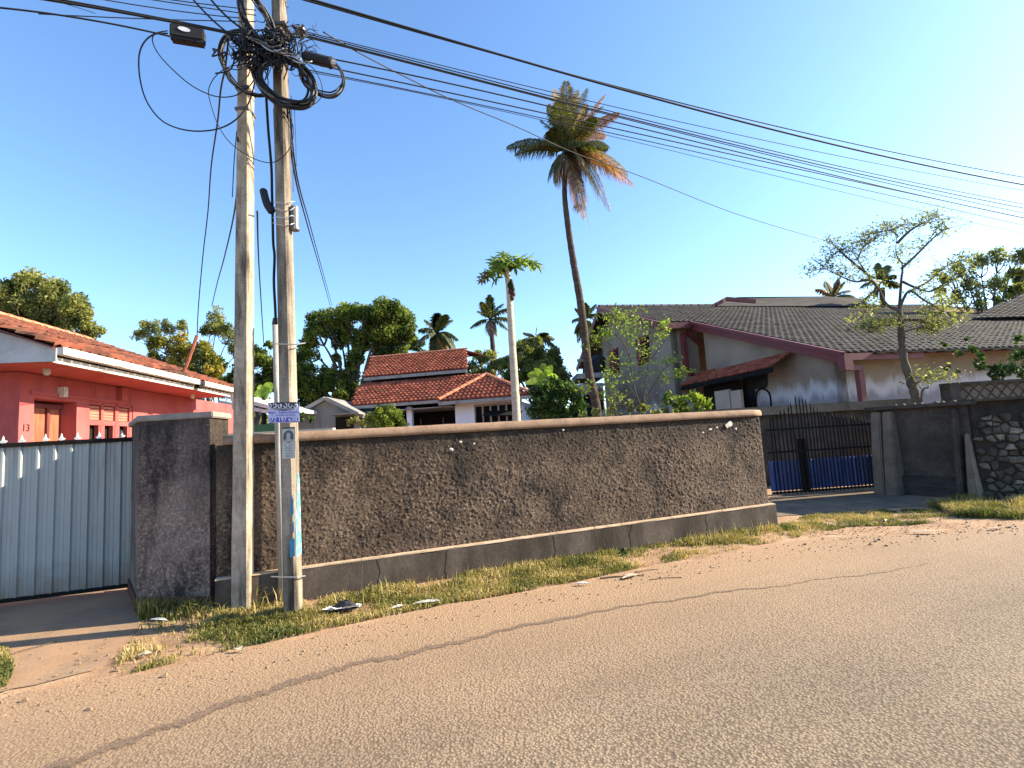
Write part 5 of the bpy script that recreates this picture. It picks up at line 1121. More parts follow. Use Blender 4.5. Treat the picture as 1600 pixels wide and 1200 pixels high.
tree('spreading_tree', 'flat topped spreading tree at the right skyline above the brown roof', (1560, 600), 27, [(1500, 420, 16), (1530, 410, 18), (1560, 402, 18), (1590, 400, 18), (1480, 435, 14), (1520, 445, 20), (1555, 440, 22), (1500, 465, 16), (1470, 455, 10), (1530, 470, 16), (1620, 400, 24), (1600, 450, 14), (1465, 425, 8)], M_leaf_grey, leaf=.14, per=2300, seed=22, subr=.5, sub=12, tr=.2)
tree('dark_tree', 'dark shaded tree at the right edge above the brown roof', (1600, 600), 34, [(1590, 430, 18), (1610, 450, 26), (1580, 455, 16), (1560, 472, 12), (1600, 475, 20)], M_leaf_dark, leaf=.2, per=2200, seed=23, tr=.2)
tree('climbing_shrub', 'glossy green shrub spilling over the parapet at the right edge', (1570, 600), 11.9, [(1575, 575, 17), (1590, 555, 16), (1550, 580, 14), (1530, 570, 11), (1520, 545, 8), (1600, 580, 18), (1535, 558, 9), (1498, 552, 7), (1475, 538, 6), (1560, 590, 12), (1590, 530, 9), (1625, 560, 20), (1510, 530, 5), (1480, 575, 6), (1495, 580, 5)], M_leaf_bush, leaf=.10, per=4000, cat='shrub', seed=24, tr=.03, limbs=False, asp=.45, subr=.4)
M_bark_tw = M_bark2

tree('backdrop_tree', 'green tree mass low behind the red house and left pole', (330, 660), 36, [(330, 600, 26), (360, 610, 24), (300, 615, 20), (385, 620, 24), (345, 570, 16), (410, 630, 20)], M_leaf_dark, leaf=.22, per=2200, seed=41, tr=.2)
tree('backdrop_tree', 'green tree low behind the middle house roof and coconut palm', (700, 650), 37, [(660, 560, 18), (650, 540, 16), (680, 575, 20), (705, 575, 18), (725, 590, 16), (640, 580, 20), (660, 600, 20)], M_leaf_dark, leaf=.22, per=2200, seed=42, tr=.2)
tree('backdrop_tree', 'hazy bush mass between the dark bush and far building', (890, 650), 34, [(880, 600, 14), (895, 610, 12), (870, 620, 18), (900, 635, 14), (780, 600, 14), (760, 605, 14)], M_leaf_grey, leaf=.2, per=2200, seed=43, tr=.15)
# palms ---------------------------------------------------------------
def frond(parent, c, tip, ctrl_up, mat, r, width=.5, n=46, droop=.5, thick=.02, tw=0.05):
    """one feather frond from c to tip with leaflets on both sides of the rachis"""
    c, tip = Vector(c), Vector(tip); L = (tip-c).length; mid_ = c.lerp(tip, .45)+UP*ctrl_up*L
    P = [(1-t)**2*c+2*t*(1-t)*mid_+t*t*tip for t in np.linspace(0, 1, 15)]
    MB().tube(P, [thick*(1-.85*i/14) for i in range(15)], 4).build('rachis', mat, parent)
    V, Fq, tn = [], [], []
    for i in range(n):
        t = .10+.9*i/(n-1); p = (1-t)**2*c+2*t*(1-t)*mid_+t*t*tip; d = (2*(1-t)*(mid_-c)+2*t*(tip-mid_)).normalized()
        side = d.cross(UP)
        side = side.normalized() if side.length > .1 else Vector((1, 0, 0))
        ll = width*math.sin(math.pi*min(1, .18+t*.80))**.7*r.uniform(.8, 1.1)
        for s in (-1, 1):
            o = (side*s*.75+d*.55+UP*.12).normalized(); e1 = p+o*ll*.5-UP*droop*ll*.12; e2 = p+o*ll*(.95-.3*droop)-UP*droop*ll*.75+Vector(r.normal(0, .04, 3))*ll
            w = d*tw*.5*r.uniform(.7, 1.2); k = len(V); V += [p-w*.6, p+w*.6, e1+w, e1-w, e2]; Fq += [(k, k+1, k+2, k+3), (k+3, k+2, k+4, k+4)]; tn += [r.uniform(.1, .9)]*2
    V = np.array([tuple(v) for v in V])
    me = MB(); me.v = [tuple(v) for v in V]; me.f = [f if f[2] != f[3] else f[:3] for f in Fq]
    off = ROOT[parent.name]; m = bpy.data.meshes.new('frond'); m.from_pydata([tuple(Vector(v)-off) for v in me.v], [], me.f)
    a = m.attributes.new('tone', 'FLOAT', 'FACE'); a.data.foreach_set('value', np.clip(np.array(tn), 0, 1).astype(np.float32)); m.update()
    link('frond', m, parent, mat)
def palm(name, label, trunk_px, Y, r0, r1, crown, fr, seed, width=.5, thick=.025, group=None, tw=.05, n=46, bark=M_bark):
    r = np.random.default_rng(seed); P = [D(x, y, Y) for x, y in trunk_px]; base = Vector((P[0].x, Y, 0)); P = [base]+P
    t = thing(name, label, 'palm', base, group); S_ = spline(P, 8); k = len(S_)
    rr = [(r0+(r1-r0)*min(1, i/(k*.85)))*(1.0+.05*math.sin(i*2.4)) for i in range(k)]; rr[0] *= 1.3
    MB().tube(S_, rr, 10).build('trunk', bark, t, smooth=True)
    c = D(*crown, Y)
    for (x, y, up, mat, dr, dy) in fr: frond(t, c+Vector((0, 0, 0)), D(x, y, Y+dy), up, mat, r, width, n, dr, thick, tw)
    return t, c
A_, Yl, Or, De = M_palm, M_palmy, M_palmo, M_palmd
PY = 18
fr = [(868, 140, .10, Yl, .35, .3), (885, 128, .06, Yl, .25, -.5), (900, 142, .08, Yl, .4, .4), (856, 165, .16, A_, .5, -.2), (848, 190, .2, A_, .5, .6), (872, 160, .1, A_, .4, -.9), (880, 150, .05, Yl, .4, .9), (858, 205, .2, A_, .5, -.4),
      (915, 140, .10, A_, .3, .7), (918, 165, .14, Yl, .5, -.3), (945, 150, .12, Or, .4, .2), (966, 178, .18, Or, .5, -.2), (940, 168, .2, Yl, .6, .9), (930, 185, .2, A_, .5, -.8),
      (793, 230, .26, A_, .75, .1), (806, 240, .30, A_, .7, -.4), (950, 232, .25, A_, .7, .6), (945, 215, .3, Or, .7, 1.2), (925, 225, .3, A_, .8, -1),
      (988, 288, .26, Or, .75, -.1), (980, 272, .25, Yl, .6, .5), (953, 328, .5, De, .8, .3), (940, 310, .5, A_, .8, -.4), (920, 356, .35, Yl, .8, -.2), (913, 340, .25, Or, .8, .4), (905, 330, .2, De, .8, 0), (859, 275, .4, A_, .9, -.3), (866, 285, .4, De, .9, .2), (925, 285, .75, De, .9, -.5), (905, 300, .4, De, .9, -.4)]
cp_, cc_ = palm('coconut_palm', 'tall leaning coconut palm with rusty orange and green fronds crossed by cables', [(932, 640), (920, 580), (908, 480), (896, 410), (887, 350), (882, 300), (884, 252)], PY, .185, .095, (886, 240), fr, 3, width=.84, thick=.03, tw=.036, n=72)
cr = MB(); r_ = np.random.default_rng(1)
for q in range(40):
    d = Vector(unit(r_, 1)[0]); cr.tube([cc_+d*.05, cc_+d*.28-UP*.1, cc_+d*.36-UP*.45*random.random()], [.03, .02, .005], 4)
cr.build('crown_shaft', M_palmd, cp_)
palm('coconut_palm', 'small distant coconut palm left of the papaya trunk', [(772, 640), (771, 560), (768, 520), (766, 505)], 38, .26, .15, (766, 500),
     [(765, 461, .1, A_, .3, 0), (785, 475, .2, A_, .5, .8), (800, 482, .25, A_, .6, -.5), (735, 512, .25, A_, .7, 0), (748, 486, .15, A_, .5, .6), (802, 502, .25, A_, .7, .4), (793, 515, .3, A_, .8, -.6), (752, 472, .1, A_, .4, -.9), (776, 524, .4, De, .9, .2), (766, 525, .4, De, .9, -.5)], 4, width=.75, thick=.05, tw=.1, n=36)
palm('coconut_palm', 'coconut palm with drooping fronds just right of the huge dark tree', [(688, 640), (686, 560), (684, 525)], 33, .28, .18, (683, 522),
     [(683, 490, .1, A_, .3, 0), (705, 500, .25, A_, .6, .8), (665, 500, .2, A_, .5, .3), (716, 530, .35, A_, .8, 0), (712, 550, .4, A_, .9, .5), (655, 515, .3, A_, .7, -.5), (650, 540, .35, A_, .8, -1), (700, 560, .4, Yl, .9, -.6), (675, 560, .4, A_, .9, -.8), (690, 565, .5, Yl, .9, 1), (718, 565, .5, A_, .9, -.9), (697, 492, .15, A_, .4, -.8)], 5, width=.8, thick=.05, tw=.12, n=36)
palm('coconut_palm', 'coconut palm head poking out of the creeper covered tree', [(838, 640), (838, 560), (837, 535)], 29, .22, .15, (837, 532),
     [(838, 514, .1, A_, .4, 0), (822, 520, .2, A_, .5, .5), (853, 520, .2, A_, .5, -.5), (865, 530, .3, A_, .7, .5), (812, 533, .3, A_, .7, -.5), (872, 545, .35, A_, .8, 0), (806, 548, .4, A_, .8, .4), (846, 560, .5, Yl, .9, -.8), (828, 560, .5, A_, .9, -.8)], 6, width=.7, thick=.04, tw=.1, n=32)
palm('coconut_palm', 'dark palm head half hidden behind the coconut trunk and house gable', [(915, 640), (914, 560), (913, 510)], 34, .2, .15, (914, 500),
     [(899, 482, .15, A_, .5, 0), (930, 476, .1, A_, .4, .5), (896, 500, .3, A_, .8, -.5), (898, 520, .3, A_, .9, .4), (913, 474, .1, A_, .4, -.6), (935, 490, .2, A_, .7, -.8), (903, 535, .4, A_, .9, .8), (925, 530, .4, A_, .9, .8)], 7, width=.7, thick=.04, tw=.1, n=32)
palm('coconut_palm', 'palm head above the grey roof ridge left of the bare pruned tree', [(1302, 600), (1302, 500), (1302, 470)], 36, .2, .15, (1302, 466),
     [(1275, 452, .2, De, .6, 0), (1290, 440, .1, A_, .4, .5), (1310, 436, .1, De, .4, -.5), (1330, 455, .25, A_, .7, .5), (1320, 440, .2, Yl, .6, -.5), (1340, 468, .3, A_, .8, 0), (1280, 470, .3, De, .8, .4)], 8, width=.7, thick=.04, tw=.1, n=30)
palm('coconut_palm', 'bluish palm head standing right behind the bare pruned tree', [(1382, 600), (1380, 500), (1378, 450)], 30, .2, .15, (1378, 442),
     [(1370, 412, .1, A_, .4, 0), (1385, 415, .1, A_, .4, .5), (1398, 430, .2, A_, .6, -.5), (1355, 428, .2, A_, .6, .5), (1345, 450, .3, A_, .8, -.5), (1405, 448, .3, A_, .8, 0), (1365, 465, .4, A_, .9, .4)], 9, width=.7, thick=.04, tw=.1, n=30)
# papaya
pt_ = thing('papaya_tree', 'slender papaya tree with bare pale trunk and small leafy top', 'tree', (D(807, 662, 12).x, 12, 0))
S_ = spline([Vector((D(808, 700, 12).x, 12, 0)), D(807, 650, 12), D(803, 580, 12), D(798, 500, 12), D(796, 460, 12), D(793, 430, 12), D(791, 418, 12)], 8)
MB().tube(S_, [(.105-.045*i/len(S_))*(1+.03*math.sin(i*1.9)) for i in range(len(S_))], 10).build('trunk', M_pap, pt_, smooth=True)
rp = np.random.default_rng(3)
def palmate(parent, c, size, nrm, mat, lobes=7, rot=0.0, name='leaf'):
    n_ = Vector(nrm).normalized(); x = n_.orthogonal().normalized(); y = n_.cross(x); vs = [c]; k = lobes*4
    for i in range(k):
        a = rot+2*math.pi*i/k; q = (i % 4); rr = size*(1.0 if q == 0 else (.62 if q in (1, 3) else .28)); dr = -.22*size*(rr/size)**2
        vs.append(c+x*(math.cos(a)*rr)+y*(math.sin(a)*rr)+n_*dr)
    m = bpy.data.meshes.new(name); off = ROOT[parent.name]; m.from_pydata([tuple(Vector(v)-off) for v in vs], [], [(0, 1+i, 1+(i+1) % k) for i in range(k)])
    a = m.attributes.new('tone', 'FLOAT', 'FACE'); a.data.foreach_set('value', np.clip(np.full(k, rp.uniform(.1, .9))+rp.normal(0, .1, k), 0, 1).astype(np.float32)); m.update(); link(name, m, parent, mat)
top_ = D(792, 425, 12)
lv = [(787, 397), (806, 400), (777, 418), (796, 405), (783, 412), (812, 402), (824, 404), (770, 420), (802, 413), (787, 419), (772, 412), (784, 402), (798, 399), (810, 404), (820, 407), (832, 411), (778, 424), (790, 414), (804, 416), (815, 410), (768, 428), (776, 434), (763, 432), (800, 408), (790, 405), (785, 425), (777, 408), (838, 414), (826, 414)]
for (x, y) in lv:
    c = D(x, y, 12+rp.uniform(-.3, .3)); limb_tube(pt_, [top_, top_.lerp(c, .5)+UP*.08, c], .014, .008, M_leaf_bri, 'leaf_stalk', 4)
    palmate(pt_, c, rp.uniform(.22, .32), (rp.normal(0, .5), -.7+rp.normal(0, .4), .7), M_leaf_bri, rot=rp.uniform(0, 3))
for (x, y, s_) in ((756, 433, .2), (752, 439, .14), (761, 427, .15)): palmate(pt_, D(x, y, 12), s_, (.2, -.9, .3), M_palmy, name='yellow_leaf')
for (x, y) in ((799, 442), (801, 450), (797, 455), (802, 458), (800, 464), (796, 446)):
    c = D(x, y, 11.95); MB().tube([c+UP*.09, c+UP*.03, c-UP*.05, c-UP*.1], [.02, .05, .055, .015], 8).build('fruit', M_leaf_bush if y < 455 else M_palmo, pt_, smooth=True)
# banana
bn = thing('banana_plant', 'bright banana plant with upright leaves right of the papaya trunk', 'plant', (D(852, 620, 20).x, 20, 0))
def blade(parent, p, q, w, mat, droop=.25, name='leaf'):
    p, q = Vector(p), Vector(q); L = (q-p).length; m_ = p.lerp(q, .5)+UP*droop*L; s = (q-p).cross(Vector((.1, 1, .1))).normalized(); vs = []; k = 10
    for i in range(k+1):
        t = i/k; c = (1-t)**2*p+2*t*(1-t)*m_+t*t*q; ww = w*math.sin(math.pi*min(1, .08+t*.92))**.6; vs += [c-s*ww+UP*.15*ww, c, c+s*ww+UP*.15*ww]
    me = bpy.data.meshes.new(name); off = ROOT[parent.name]; me.from_pydata([tuple(Vector(v)-off) for v in vs], [], [(3*i+j, 3*i+j+1, 3*i+4+j, 3*i+3+j) for i in range(k) for j in (0, 1)])
    a = me.attributes.new('tone', 'FLOAT', 'FACE'); a.data.foreach_set('value', np.clip(.5+rp.normal(0, .2, 2*k), 0, 1).astype(np.float32)); me.update(); link(name, me, parent, mat)
bc = D(853, 600, 20)
MB().tube([Vector((bc.x, 20, 0)), bc], [.14, .08], 8).build('stem', M_leaf_bush, bn)
for (x, y, w) in ((848, 567, .17), (862, 570, .16), (823, 585, .2), (872, 588, .18), (835, 575, .12), (858, 577, .14), (820, 600, .15)): blade(bn, bc, D(x, y, 20+rp.uniform(-.5, .5)), w, M_ban, .2)
b3 = thing('banana_plant', 'banana plant glimpsed between the poles above the shed roof', 'plant', (D(415, 620, 19).x, 19, 0)); bc = D(412, 620, 19)
MB().tube([Vector((bc.x, 19, 0)), bc], [.14, .08], 8).build('stem', M_leaf_bush, b3)
for (x, y, w) in ((425, 598, .2), (404, 602, .16), (418, 605, .18), (396, 615, .15)): blade(b3, bc, D(x, y, 19), w, M_ban, .2)

# sparse trees made branch by branch ------------------------------------
def sparse(name, label, trunk, Y, r0, ends, leafmat, leaf, seed, cat='tree', twigs=5, lpt=10, spread=.35, asp=.4, bark=M_bark2, flat=.3, leafy=1.0, cl=.22):
    r = np.random.default_rng(seed); P = [D(x, y, Y) for x, y in trunk]; base = Vector((P[0].x, Y, 0)); t = thing(name, label, cat, base); S_ = spline([base]+P, 6); k = len(S_)
    MB().tube(S_, [r0*(1-.45*i/k)*(1+.12*math.sin(i*1.7)) for i in range(k)], 8).build('trunk', bark, t, smooth=True)
    C = []; tn = []
    for path in ends:
        dy = r.uniform(-.8, .8)*cl*5; Q = [D(x, y, Y+dy*i/max(1, len(path)-1)) for i, (x, y) in enumerate(path)]; limb_tube(t, Q, r0*.34 if len(path) > 3 else r0*.2, r0*.05, bark, 'limb', 6)
        Sp = spline(Q, 6); tw_ = MB()
        for i in range(twigs):
            s_ = Sp[int(len(Sp)*(.35+.64*(i+r.random())/twigs))-0 if int(len(Sp)*(.35+.64*(i+r.random())/twigs)) < len(Sp) else -1]; L = spread*r.uniform(.5, 1.3); d = Vector(unit(r, 1)[0]); d.z = abs(d.z)*.6; e = s_+d*L
            tw_.tube(spline([s_, s_.lerp(e, .5)+UP*.05*L, e], 3), [r0*.06, r0*.055, r0*.05, r0*.045, r0*.04, r0*.03, r0*.02], 4)
            if r.random() < leafy:
                b_ = r.uniform(.1, .9)
                for q in range(lpt): C.append(np.array(s_.lerp(e, .4+.6*r.random()))+r.normal(0, cl*.45, 3)); tn.append(np.clip(b_+r.normal(0, .15), 0, 1))
        tw_.build('twigs', bark, t, smooth=True)['kind'] = 'stuff'
    Vv, Fq = leaf_mesh(np.array(C), leaf, r, flat, asp, .2); np_obj('leaves', Vv, Fq, leafmat, t, tone=np.array(tn)); return t
sparse('pruned_tree', 'gnarled pruned tree with bare forking limbs and thin leaves over the right wall', [(1432, 628), (1424, 600), (1412, 560), (1408, 520), (1405, 482)], 11.6, .105,
    [[(1405, 485), (1385, 475), (1372, 450), (1352, 425), (1340, 405), (1325, 385)], [(1405, 484), (1408, 440), (1410, 415), (1400, 395), (1402, 365)], [(1372, 452), (1360, 438), (1335, 440), (1310, 430), (1290, 420)],
     [(1405, 484), (1420, 455), (1445, 470), (1480, 490), (1500, 500)], [(1410, 440), (1432, 450), (1455, 455), (1480, 440), (1505, 430)], [(1408, 420), (1430, 400), (1450, 380), (1470, 362), (1488, 355)],
     [(1404, 490), (1385, 500), (1370, 515), (1358, 520)], [(1405, 505), (1380, 510), (1355, 512)], [(1352, 425), (1335, 412), (1310, 390), (1298, 378)], [(1402, 380), (1420, 362), (1440, 350), (1460, 346)],
     [(1404, 370), (1390, 360), (1370, 365)], [(1340, 405), (1350, 385), (1370, 372)], [(1420, 456), (1450, 440), (1480, 415), (1510, 405)], [(1410, 500), (1435, 500), (1465, 508), (1490, 505)], [(1445, 470), (1470, 480), (1490, 475)],
     [(1320, 388), (1300, 400), (1275, 430)], [(1372, 450), (1350, 470), (1354, 480), (1345, 500)], [(1408, 520), (1440, 512), (1470, 520)], [(1430, 600), (1450, 590), (1470, 593)]],
    M_leaf_grey, .075, 31, twigs=20, lpt=18, spread=.46, cl=.17)
tw0 = sparse('yellow_sprout', 'yellow green sprouting shoots low on the pruned tree beside the parapet', [(1440, 625), (1450, 605)], 11.3, .03, [[(1450, 605), (1460, 597), (1475, 594)], [(1440, 620), (1425, 605), (1412, 598)], [(1450, 608), (1452, 596)]], M_leaf_yel, .07, 32, cat='plant', twigs=4, lpt=6, spread=.15, cl=.08)
sparse('moringa_sapling', 'thin multi stemmed sapling with airy lime green leaves before the grey house', [(1005, 655), (1002, 625)], 11.5, .05,
    [[(1002, 640), (990, 600), (985, 560), (978, 520), (968, 500)], [(1004, 640), (1010, 590), (1018, 540), (1024, 505)], [(1002, 632), (975, 590), (962, 560)], [(1005, 632), (1022, 600), (1040, 575), (1060, 565)], [(1000, 640), (965, 620), (945, 590)], [(985, 560), (970, 530), (950, 520), (930, 530)],
     [(978, 520), (965, 505), (955, 490)], [(990, 590), (1000, 550), (995, 520)], [(978, 540), (990, 510), (985, 492)], [(962, 545), (940, 530), (928, 540)], [(1018, 560), (1040, 530), (1046, 505)], [(1022, 600), (1050, 590), (1078, 580)], [(1000, 630), (960, 632), (925, 615), (905, 610)]],
    M_leaf_bri, .085, 33, twigs=11, lpt=13, spread=.34, cl=.13, bark=M_bark2)
sparse('dry_brush', 'dry twiggy brush pile standing left of the castor plant', [(1000, 660), (1000, 645)], 11.2, .03,
    [[(1000, 655), (970, 630), (945, 615)], [(1000, 655), (985, 620), (970, 600)], [(1000, 655), (1020, 625), (1030, 600)], [(1000, 655), (1040, 640), (1060, 620)], [(1000, 655), (960, 645), (930, 640)], [(1000, 655), (1000, 620), (1005, 590)]], M_leaf_grey, .06, 34, cat='plant', twigs=9, lpt=4, spread=.4, cl=.12, leafy=.6)
# far wood closing the horizon
r = np.random.default_rng(77); C = []; tn = []
for i in range(150):
    x = r.uniform(-75, 95); y = r.uniform(55, 72); h = r.uniform(3, 5.5); R_ = r.uniform(2.2, 4); k = 260
    C.append(np.array([x, y, h-R_*.4])+unit(r, k)*np.array([R_, R_, h*.5])*r.uniform(.5, 1, (k, 1))); tn.append(np.clip(r.uniform(.1, .9)+r.normal(0, .15, k), 0, 1))
Vv, Fq = leaf_mesh(np.concatenate(C), .9, r, 0, .6); tag(np_obj('far_wood', Vv, Fq, M_leaf_dark, tone=np.concatenate(tn)), 'far green treeline closing the horizon behind the houses', 'wood', kind='stuff')

# ------------------------------------------------------------------ verge grass
def blades(name, label, regions, seed, mat, hmax=.09, wid=.0042):
    r = np.random.default_rng(seed); Pp = []; Hh = []
    for poly_px, n, hs_ in regions:
        poly = [tuple(G(*p)[:2]) for p in poly_px]; xs = [p[0] for p in poly]; ys = [p[1] for p in poly]
        x = r.uniform(min(xs), max(xs), n*6); y = r.uniform(min(ys), max(ys), n*6)
        dens = vnoise(x, y, .22, seed)*.6+vnoise(x, y, .6, seed+1)*.6
        ok = inside(poly, x, y) & (r.random(n*6) < np.clip((dens-.44)*3.0, 0.04, 1)); x, y, dd = x[ok][:n], y[ok][:n], dens[ok][:n]
        Pp.append(np.stack([x, y, np.full(len(x), -.01)], 1)); Hh.append(hs_*(.35+.75*r.random(len(x)))*(.55+.6*dd))
    P = np.concatenate(Pp); H = np.concatenate(Hh)[:, None]; n = len(P); a = r.uniform(0, 6.283, n); l = r.uniform(.1, 1.0, n)[:, None]
    d = np.stack([np.cos(a), np.sin(a), np.zeros(n)], 1); b = r.uniform(0, 6.283, n); s = np.stack([np.cos(b), np.sin(b), np.zeros(n)], 1)*wid*r.uniform(.6, 1.5, (n, 1))
    up = np.array([0, 0, 1.0]); m = P+up*H*.6+d*H*l*.3; t = P+up*H*(1-.35*l)+d*H*l*.95
    V = np.stack([P-s, P+s, m+s*.8, m-s*.8, t], 1).reshape(-1, 3); k = (np.arange(n)*5)[:, None]
    F3 = np.concatenate([k+np.array([[0, 1, 2]]), k+np.array([[0, 2, 3]]), k+np.array([[3, 2, 4]])])
    pt = vnoise(P[:, 0], P[:, 1], .35, seed+5)*.9+r.normal(0, .18, n); tone = np.clip(np.concatenate([pt]*3)+.08, 0, 1)
    o = np_obj(name, V, F3, mat, tone=tone); return tag(o, label, 'grass', kind='stuff')
M_grass = foliage('verge_grass_blades', [(.05, .07, .016), (.13, .135, .032), (.31, .245, .08), (.48, .36, .18)], .3, .6)
low = [(170, 1060), (230, 1045), (300, 1028), (400, 1006), (520, 980), (600, 962), (700, 944), (800, 926), (900, 908), (1000, 886), (1100, 868), (1230, 842)]
upp = [(1218, 820), (1000, 855), (740, 895), (560, 922), (470, 938), (360, 950), (300, 950), (222, 962), (205, 1000), (180, 1035)]
blades('verge_grass', 'strip of yellow green grass along the foot of the brown wall and poles', [(low+upp, 42000, .062), ([(470, 935), (360, 945), (215, 952), (215, 985), (300, 985), (480, 968)], 9000, .10), ([(560, 925), (900, 868), (1218, 822), (1225, 832), (900, 885), (560, 945)], 9000, .10)], 1, M_grass)
blades('verge_grass', 'thin grass patch before the spiked gate driveway', [([(1215, 822), (1260, 806), (1330, 800), (1420, 796), (1500, 800), (1500, 812), (1420, 820), (1330, 822), (1240, 840)], 9000, .06)], 2, M_grass)
blades('verge_grass', 'thicker tufts of grass at the foot of the rubble wall', [([(1440, 788), (1500, 780), (1540, 778), (1640, 770), (1700, 790), (1600, 812), (1500, 808)], 12000, .17)], 3, M_grass)
blades('verge_grass', 'small grass patch at the bottom left beside the driveway', [([(-60, 1075), (-40, 1020), (10, 1010), (22, 1040), (8, 1080), (-40, 1100)], 5000, .05)], 4, M_grass)
blades('tall_tufts', 'scattered taller tufts and dry stems along the foot of the brown wall', [([(480, 945), (740, 905), (1000, 862), (1218, 824), (1218, 830), (1000, 872), (740, 915), (480, 958)], 1500, .22), ([(395, 925), (440, 925), (440, 960), (395, 960)], 900, .32), ([(215, 950), (350, 948), (350, 962), (215, 968)], 900, .2)], 7, M_grass, wid=.005)
for (px, py, lab, mt, h) in ((972, 880, 'dark green broadleaf weed at the wall foot beside the pale scraps', M_leaf_bush, 13), (930, 892, 'low bright weed at the wall foot left of the dark weed', M_leaf_bri, 9), (560, 935, 'small weed at the wall foot above the newspaper', M_leaf_bri, 8), (1130, 855, 'small weed in the grass near the right end of the brown wall', M_leaf_bri, 7), (415, 925, 'bushy weed growing between the two concrete poles', M_leaf_bush, 14), (480, 900, 'thin weed climbing the plinth just right of the right pole', M_leaf_bri, 8), (250, 965, 'dark weed in the shade at the foot of the tall pillar', M_leaf_bush, 10)):
    gp = G(px, py); tree('weed', lab, (px, py), gp.y, [(px-h*.5, py-h*.7, h*.6), (px+h*.6, py-h*.8, h*.7), (px, py-h*1.4, h*.6)], mt, leaf=.035, per=26000, cat='weed', seed=int(px), tr=.004, limbs=False)
# ------------------------------------------------------------------ pebbles, litter and leaves on the ground
r = np.random.default_rng(12); V = []; Fq = []
pool = [((170, 1065), (1240, 850))]
def scatter(poly_px, n):
    poly = [tuple(G(*p)[:2]) for p in poly_px]; xs = [p[0] for p in poly]; ys = [p[1] for p in poly]; x = r.uniform(min(xs), max(xs), n*8); y = r.uniform(min(ys), max(ys), n*8); ok = inside(poly, x, y); return np.stack([x[ok][:n], y[ok][:n]], 1)
pb = MB()
pts = np.concatenate([scatter([(0, 1090), (170, 1062), (600, 968), (1240, 848), (1600, 822), (1600, 835), (1240, 868), (600, 1000), (170, 1110), (0, 1150)], 420), scatter([(1220, 835), (1320, 815), (1500, 808), (1600, 815), (1600, 830), (1300, 845)], 500), scatter(low+upp, 400), scatter([(0, 1000), (200, 985), (170, 1050), (0, 1090)], 50)])
for x, y in pts:
    s = r.uniform(.003, .011)*(2.2 if r.random() < .04 else 1); z = .002; a = r.uniform(0, 6.28); c, sn2 = math.cos(a), math.sin(a); k = len(pb.v)
    for dx_, dy_, dz in ((-1, -.7, 0), (1, -.6, 0), (.9, .8, 0), (-.8, .7, 0), (-.5, -.3, .8), (.5, -.35, .9), (.45, .4, .7), (-.4, .45, .85)):
        pb.v.append((x+(dx_*c-dy_*sn2)*s, y+(dx_*sn2+dy_*c)*s, z+dz*s))
    pb.f += [tuple(k+i for i in f) for f in ((0, 1, 5, 4), (1, 2, 6, 5), (2, 3, 7, 6), (3, 0, 4, 7), (4, 5, 6, 7))]
tag(pb.build('pebbles', plain('pebble', [(.3, (.13, .085, .055)), (.7, (.32, .22, .145))], 6, rough=.9)), 'loose pebbles and grit scattered along the road edge', 'pebbles', kind='stuff')
def dry_leaf(px, py, L, w, lab, mat, rot, nm='dry_frond', cat='debris', z=.012):
    c = G(px, py); d = Vector((math.cos(rot), math.sin(rot), 0)); s = Vector((-d.y, d.x, 0)); vs = []; k = 8
    for i in range(k+1):
        t = i/k; ww = w*math.sin(math.pi*min(.97, max(.06, t)))**.7; q = c+d*(L*(t-.5))+UP*(z+.012*math.sin(t*3.1)+random.uniform(0, .004)); vs += [q-s*ww+UP*.006, q, q+s*ww+UP*.008]
    o = MB().add(vs+[Vector(v)-UP*.003 for v in vs], [(3*i+j, 3*i+j+1, 3*i+4+j, 3*i+3+j) for i in range(k) for j in (0, 1)]+[(27+3*i+3+j, 27+3*i+4+j, 27+3*i+j+1, 27+3*i+j) for i in range(k) for j in (0, 1)]).build(nm, mat, origin=c); tag(o, lab, cat)
M_dry = plain('dry_husk', [(.3, (.3, .22, .15)), (.7, (.55, .46, .35))], 9, rough=.8, bmp=.2)
M_litter = plain('plastic_litter', [(.3, (.5, .48, .46)), (.7, (.72, .7, .68))], 9, rough=.5)
dry_leaf(372, 1018, .11, .03, 'pale flat stone chip on the road edge below the poles', M_dry, -.5, 'stone_chip', 'stone')
dry_leaf(226, 1026, .09, .035, 'pinkish stone lying in the grass tip near the driveway', M_dry, .4, 'stone_chip', 'stone')
dry_leaf(668, 944, .28, .035, 'long pale dry husk in the verge below the wall centre', M_litter, .2)
dry_leaf(622, 952, .14, .03, 'short pale scrap in the verge left of the long dry husk', M_litter, .5)
dry_leaf(910, 915, .16, .02, 'pale stick like scrap at the road edge under the wall', M_litter, -.1)
dry_leaf(985, 903, .22, .04, 'curled pale leaf scrap at the road edge right of the weeds', M_dry, .6)
dry_leaf(1447, 833, .32, .05, 'long pale dry leaf lying on the bare soil before the right gate', M_dry, -.1)
dry_leaf(1556, 828, .2, .03, 'small brown dry leaf nearest the right edge of the road', M_dry, .1)
dry_leaf(1385, 815, .2, .02, 'thin straw on the bare soil before the right gate', M_dry, .9)
dry_leaf(248, 972, .22, .025, 'pale plastic scrap in the shade at the foot of the tall pillar', M_litter, -.3)
dry_leaf(1300, 838, .15, .02, 'thin straw by the end of the grass strip', M_dry, -.4)
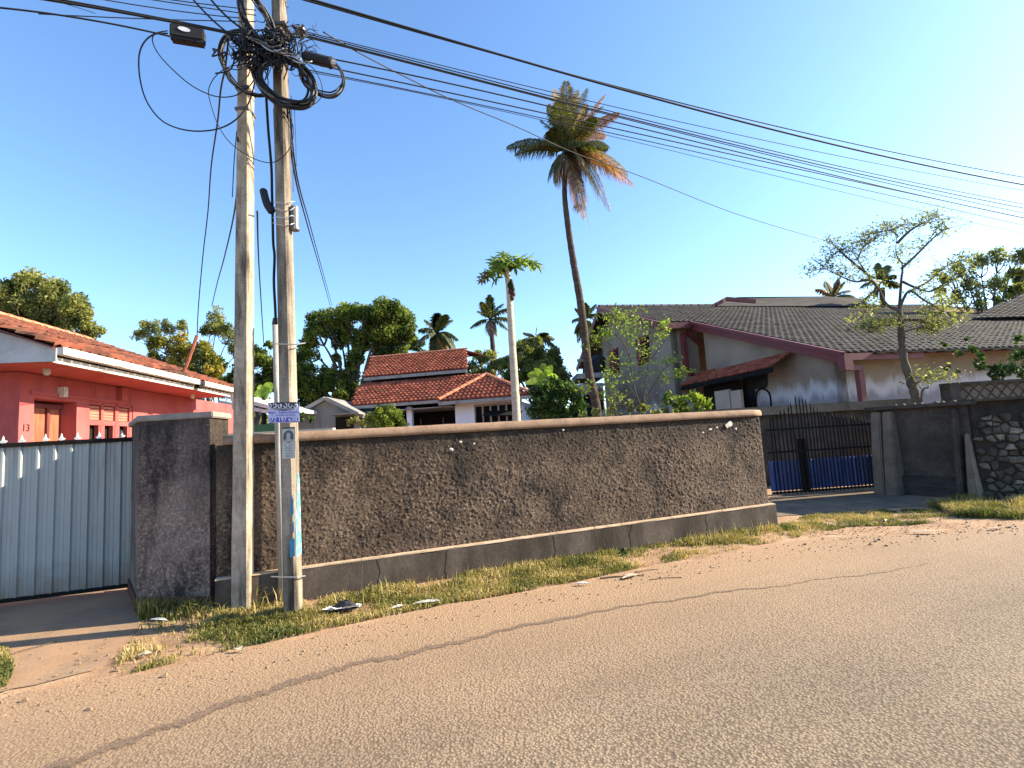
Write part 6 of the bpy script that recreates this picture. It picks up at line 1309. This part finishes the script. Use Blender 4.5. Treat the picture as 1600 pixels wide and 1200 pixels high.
# crumpled newspaper with dark bag
nc = G(532, 957); t = thing('newspaper', 'crumpled white newspaper lying in the grass right of the right pole', 'newspaper', nc)
k = 9; vs = []
for i in range(k):
    for j in range(4): vs.append(nc+Vector((-.16+i*.042, -.05+j*.035+.01*i*.6, .02+.03*random.random()+.02*(j == 0))))
MB().add(vs, [(4*i+j, 4*i+4+j, 4*i+5+j, 4*i+1+j) for i in range(k-1) for j in range(3)]).build('sheet', M_pap2, t)
bgm = MB(); c = nc+Vector((.02, .06, .05))
ring = []
for i in range(5):
    for j in range(10):
        th_ = i/4*math.pi*.5; rr_ = .10*math.cos(th_)*random.uniform(.7, 1.2)+.004; ring.append(c+Vector((math.cos(j*.628)*rr_*1.2, math.sin(j*.628)*rr_*.7, math.sin(th_)*.075*random.uniform(.8, 1.1)-.03)))
bgm.add(ring, [(10*i+j, 10*i+(j+1) % 10, 10*i+10+(j+1) % 10, 10*i+10+j) for i in range(4) for j in range(10)])
tag(bgm.build('plastic_bag', M_black, origin=c), 'crumpled black plastic bag lying on the newspaper', 'bag')
for (px, py, L, lab) in ((968, 872, .14, 'green glass like shard leaning at the wall foot among weeds'), (938, 905, .3, 'dry forked stick on the sand below the weeds')):
    c = G(px, py); o = MB().tube([c+UP*.01, c+Vector((L*.5, .03, .05 if 'shard' in lab else .01)), c+Vector((L, 0, .1 if 'shard' in lab else .012))], [.01, .008, .004], 5).build('twig', M_bark2 if 'stick' in lab else M_leaf_bush, origin=c); tag(o, lab, 'stick')
for (px, py, rot, L) in ((1010, 893, .3, .3), (990, 900, -.3, .22), (1040, 905, .05, .35), (30, 1020, 1.0, .5)):
    c = G(px, py); d = Vector((math.cos(rot), math.sin(rot), 0)); o = MB().tube([c-d*L/2+UP*.006, c+UP*.012+Vector((0, .01, 0)), c+d*L/2+UP*.006], .004, 4).build('twig', M_bark2, origin=c)
    tag(o, {1010: 'thin dark twig just right of the pale scrap by the weeds', 990: 'short dark twig among the pale scraps by the weeds', 1040: 'long straight straw on the sand right of the twigs', 30: 'dark twig lying on the driveway at the far left'}[px], 'stick')
print('OBJECTS', len(bpy.data.objects))
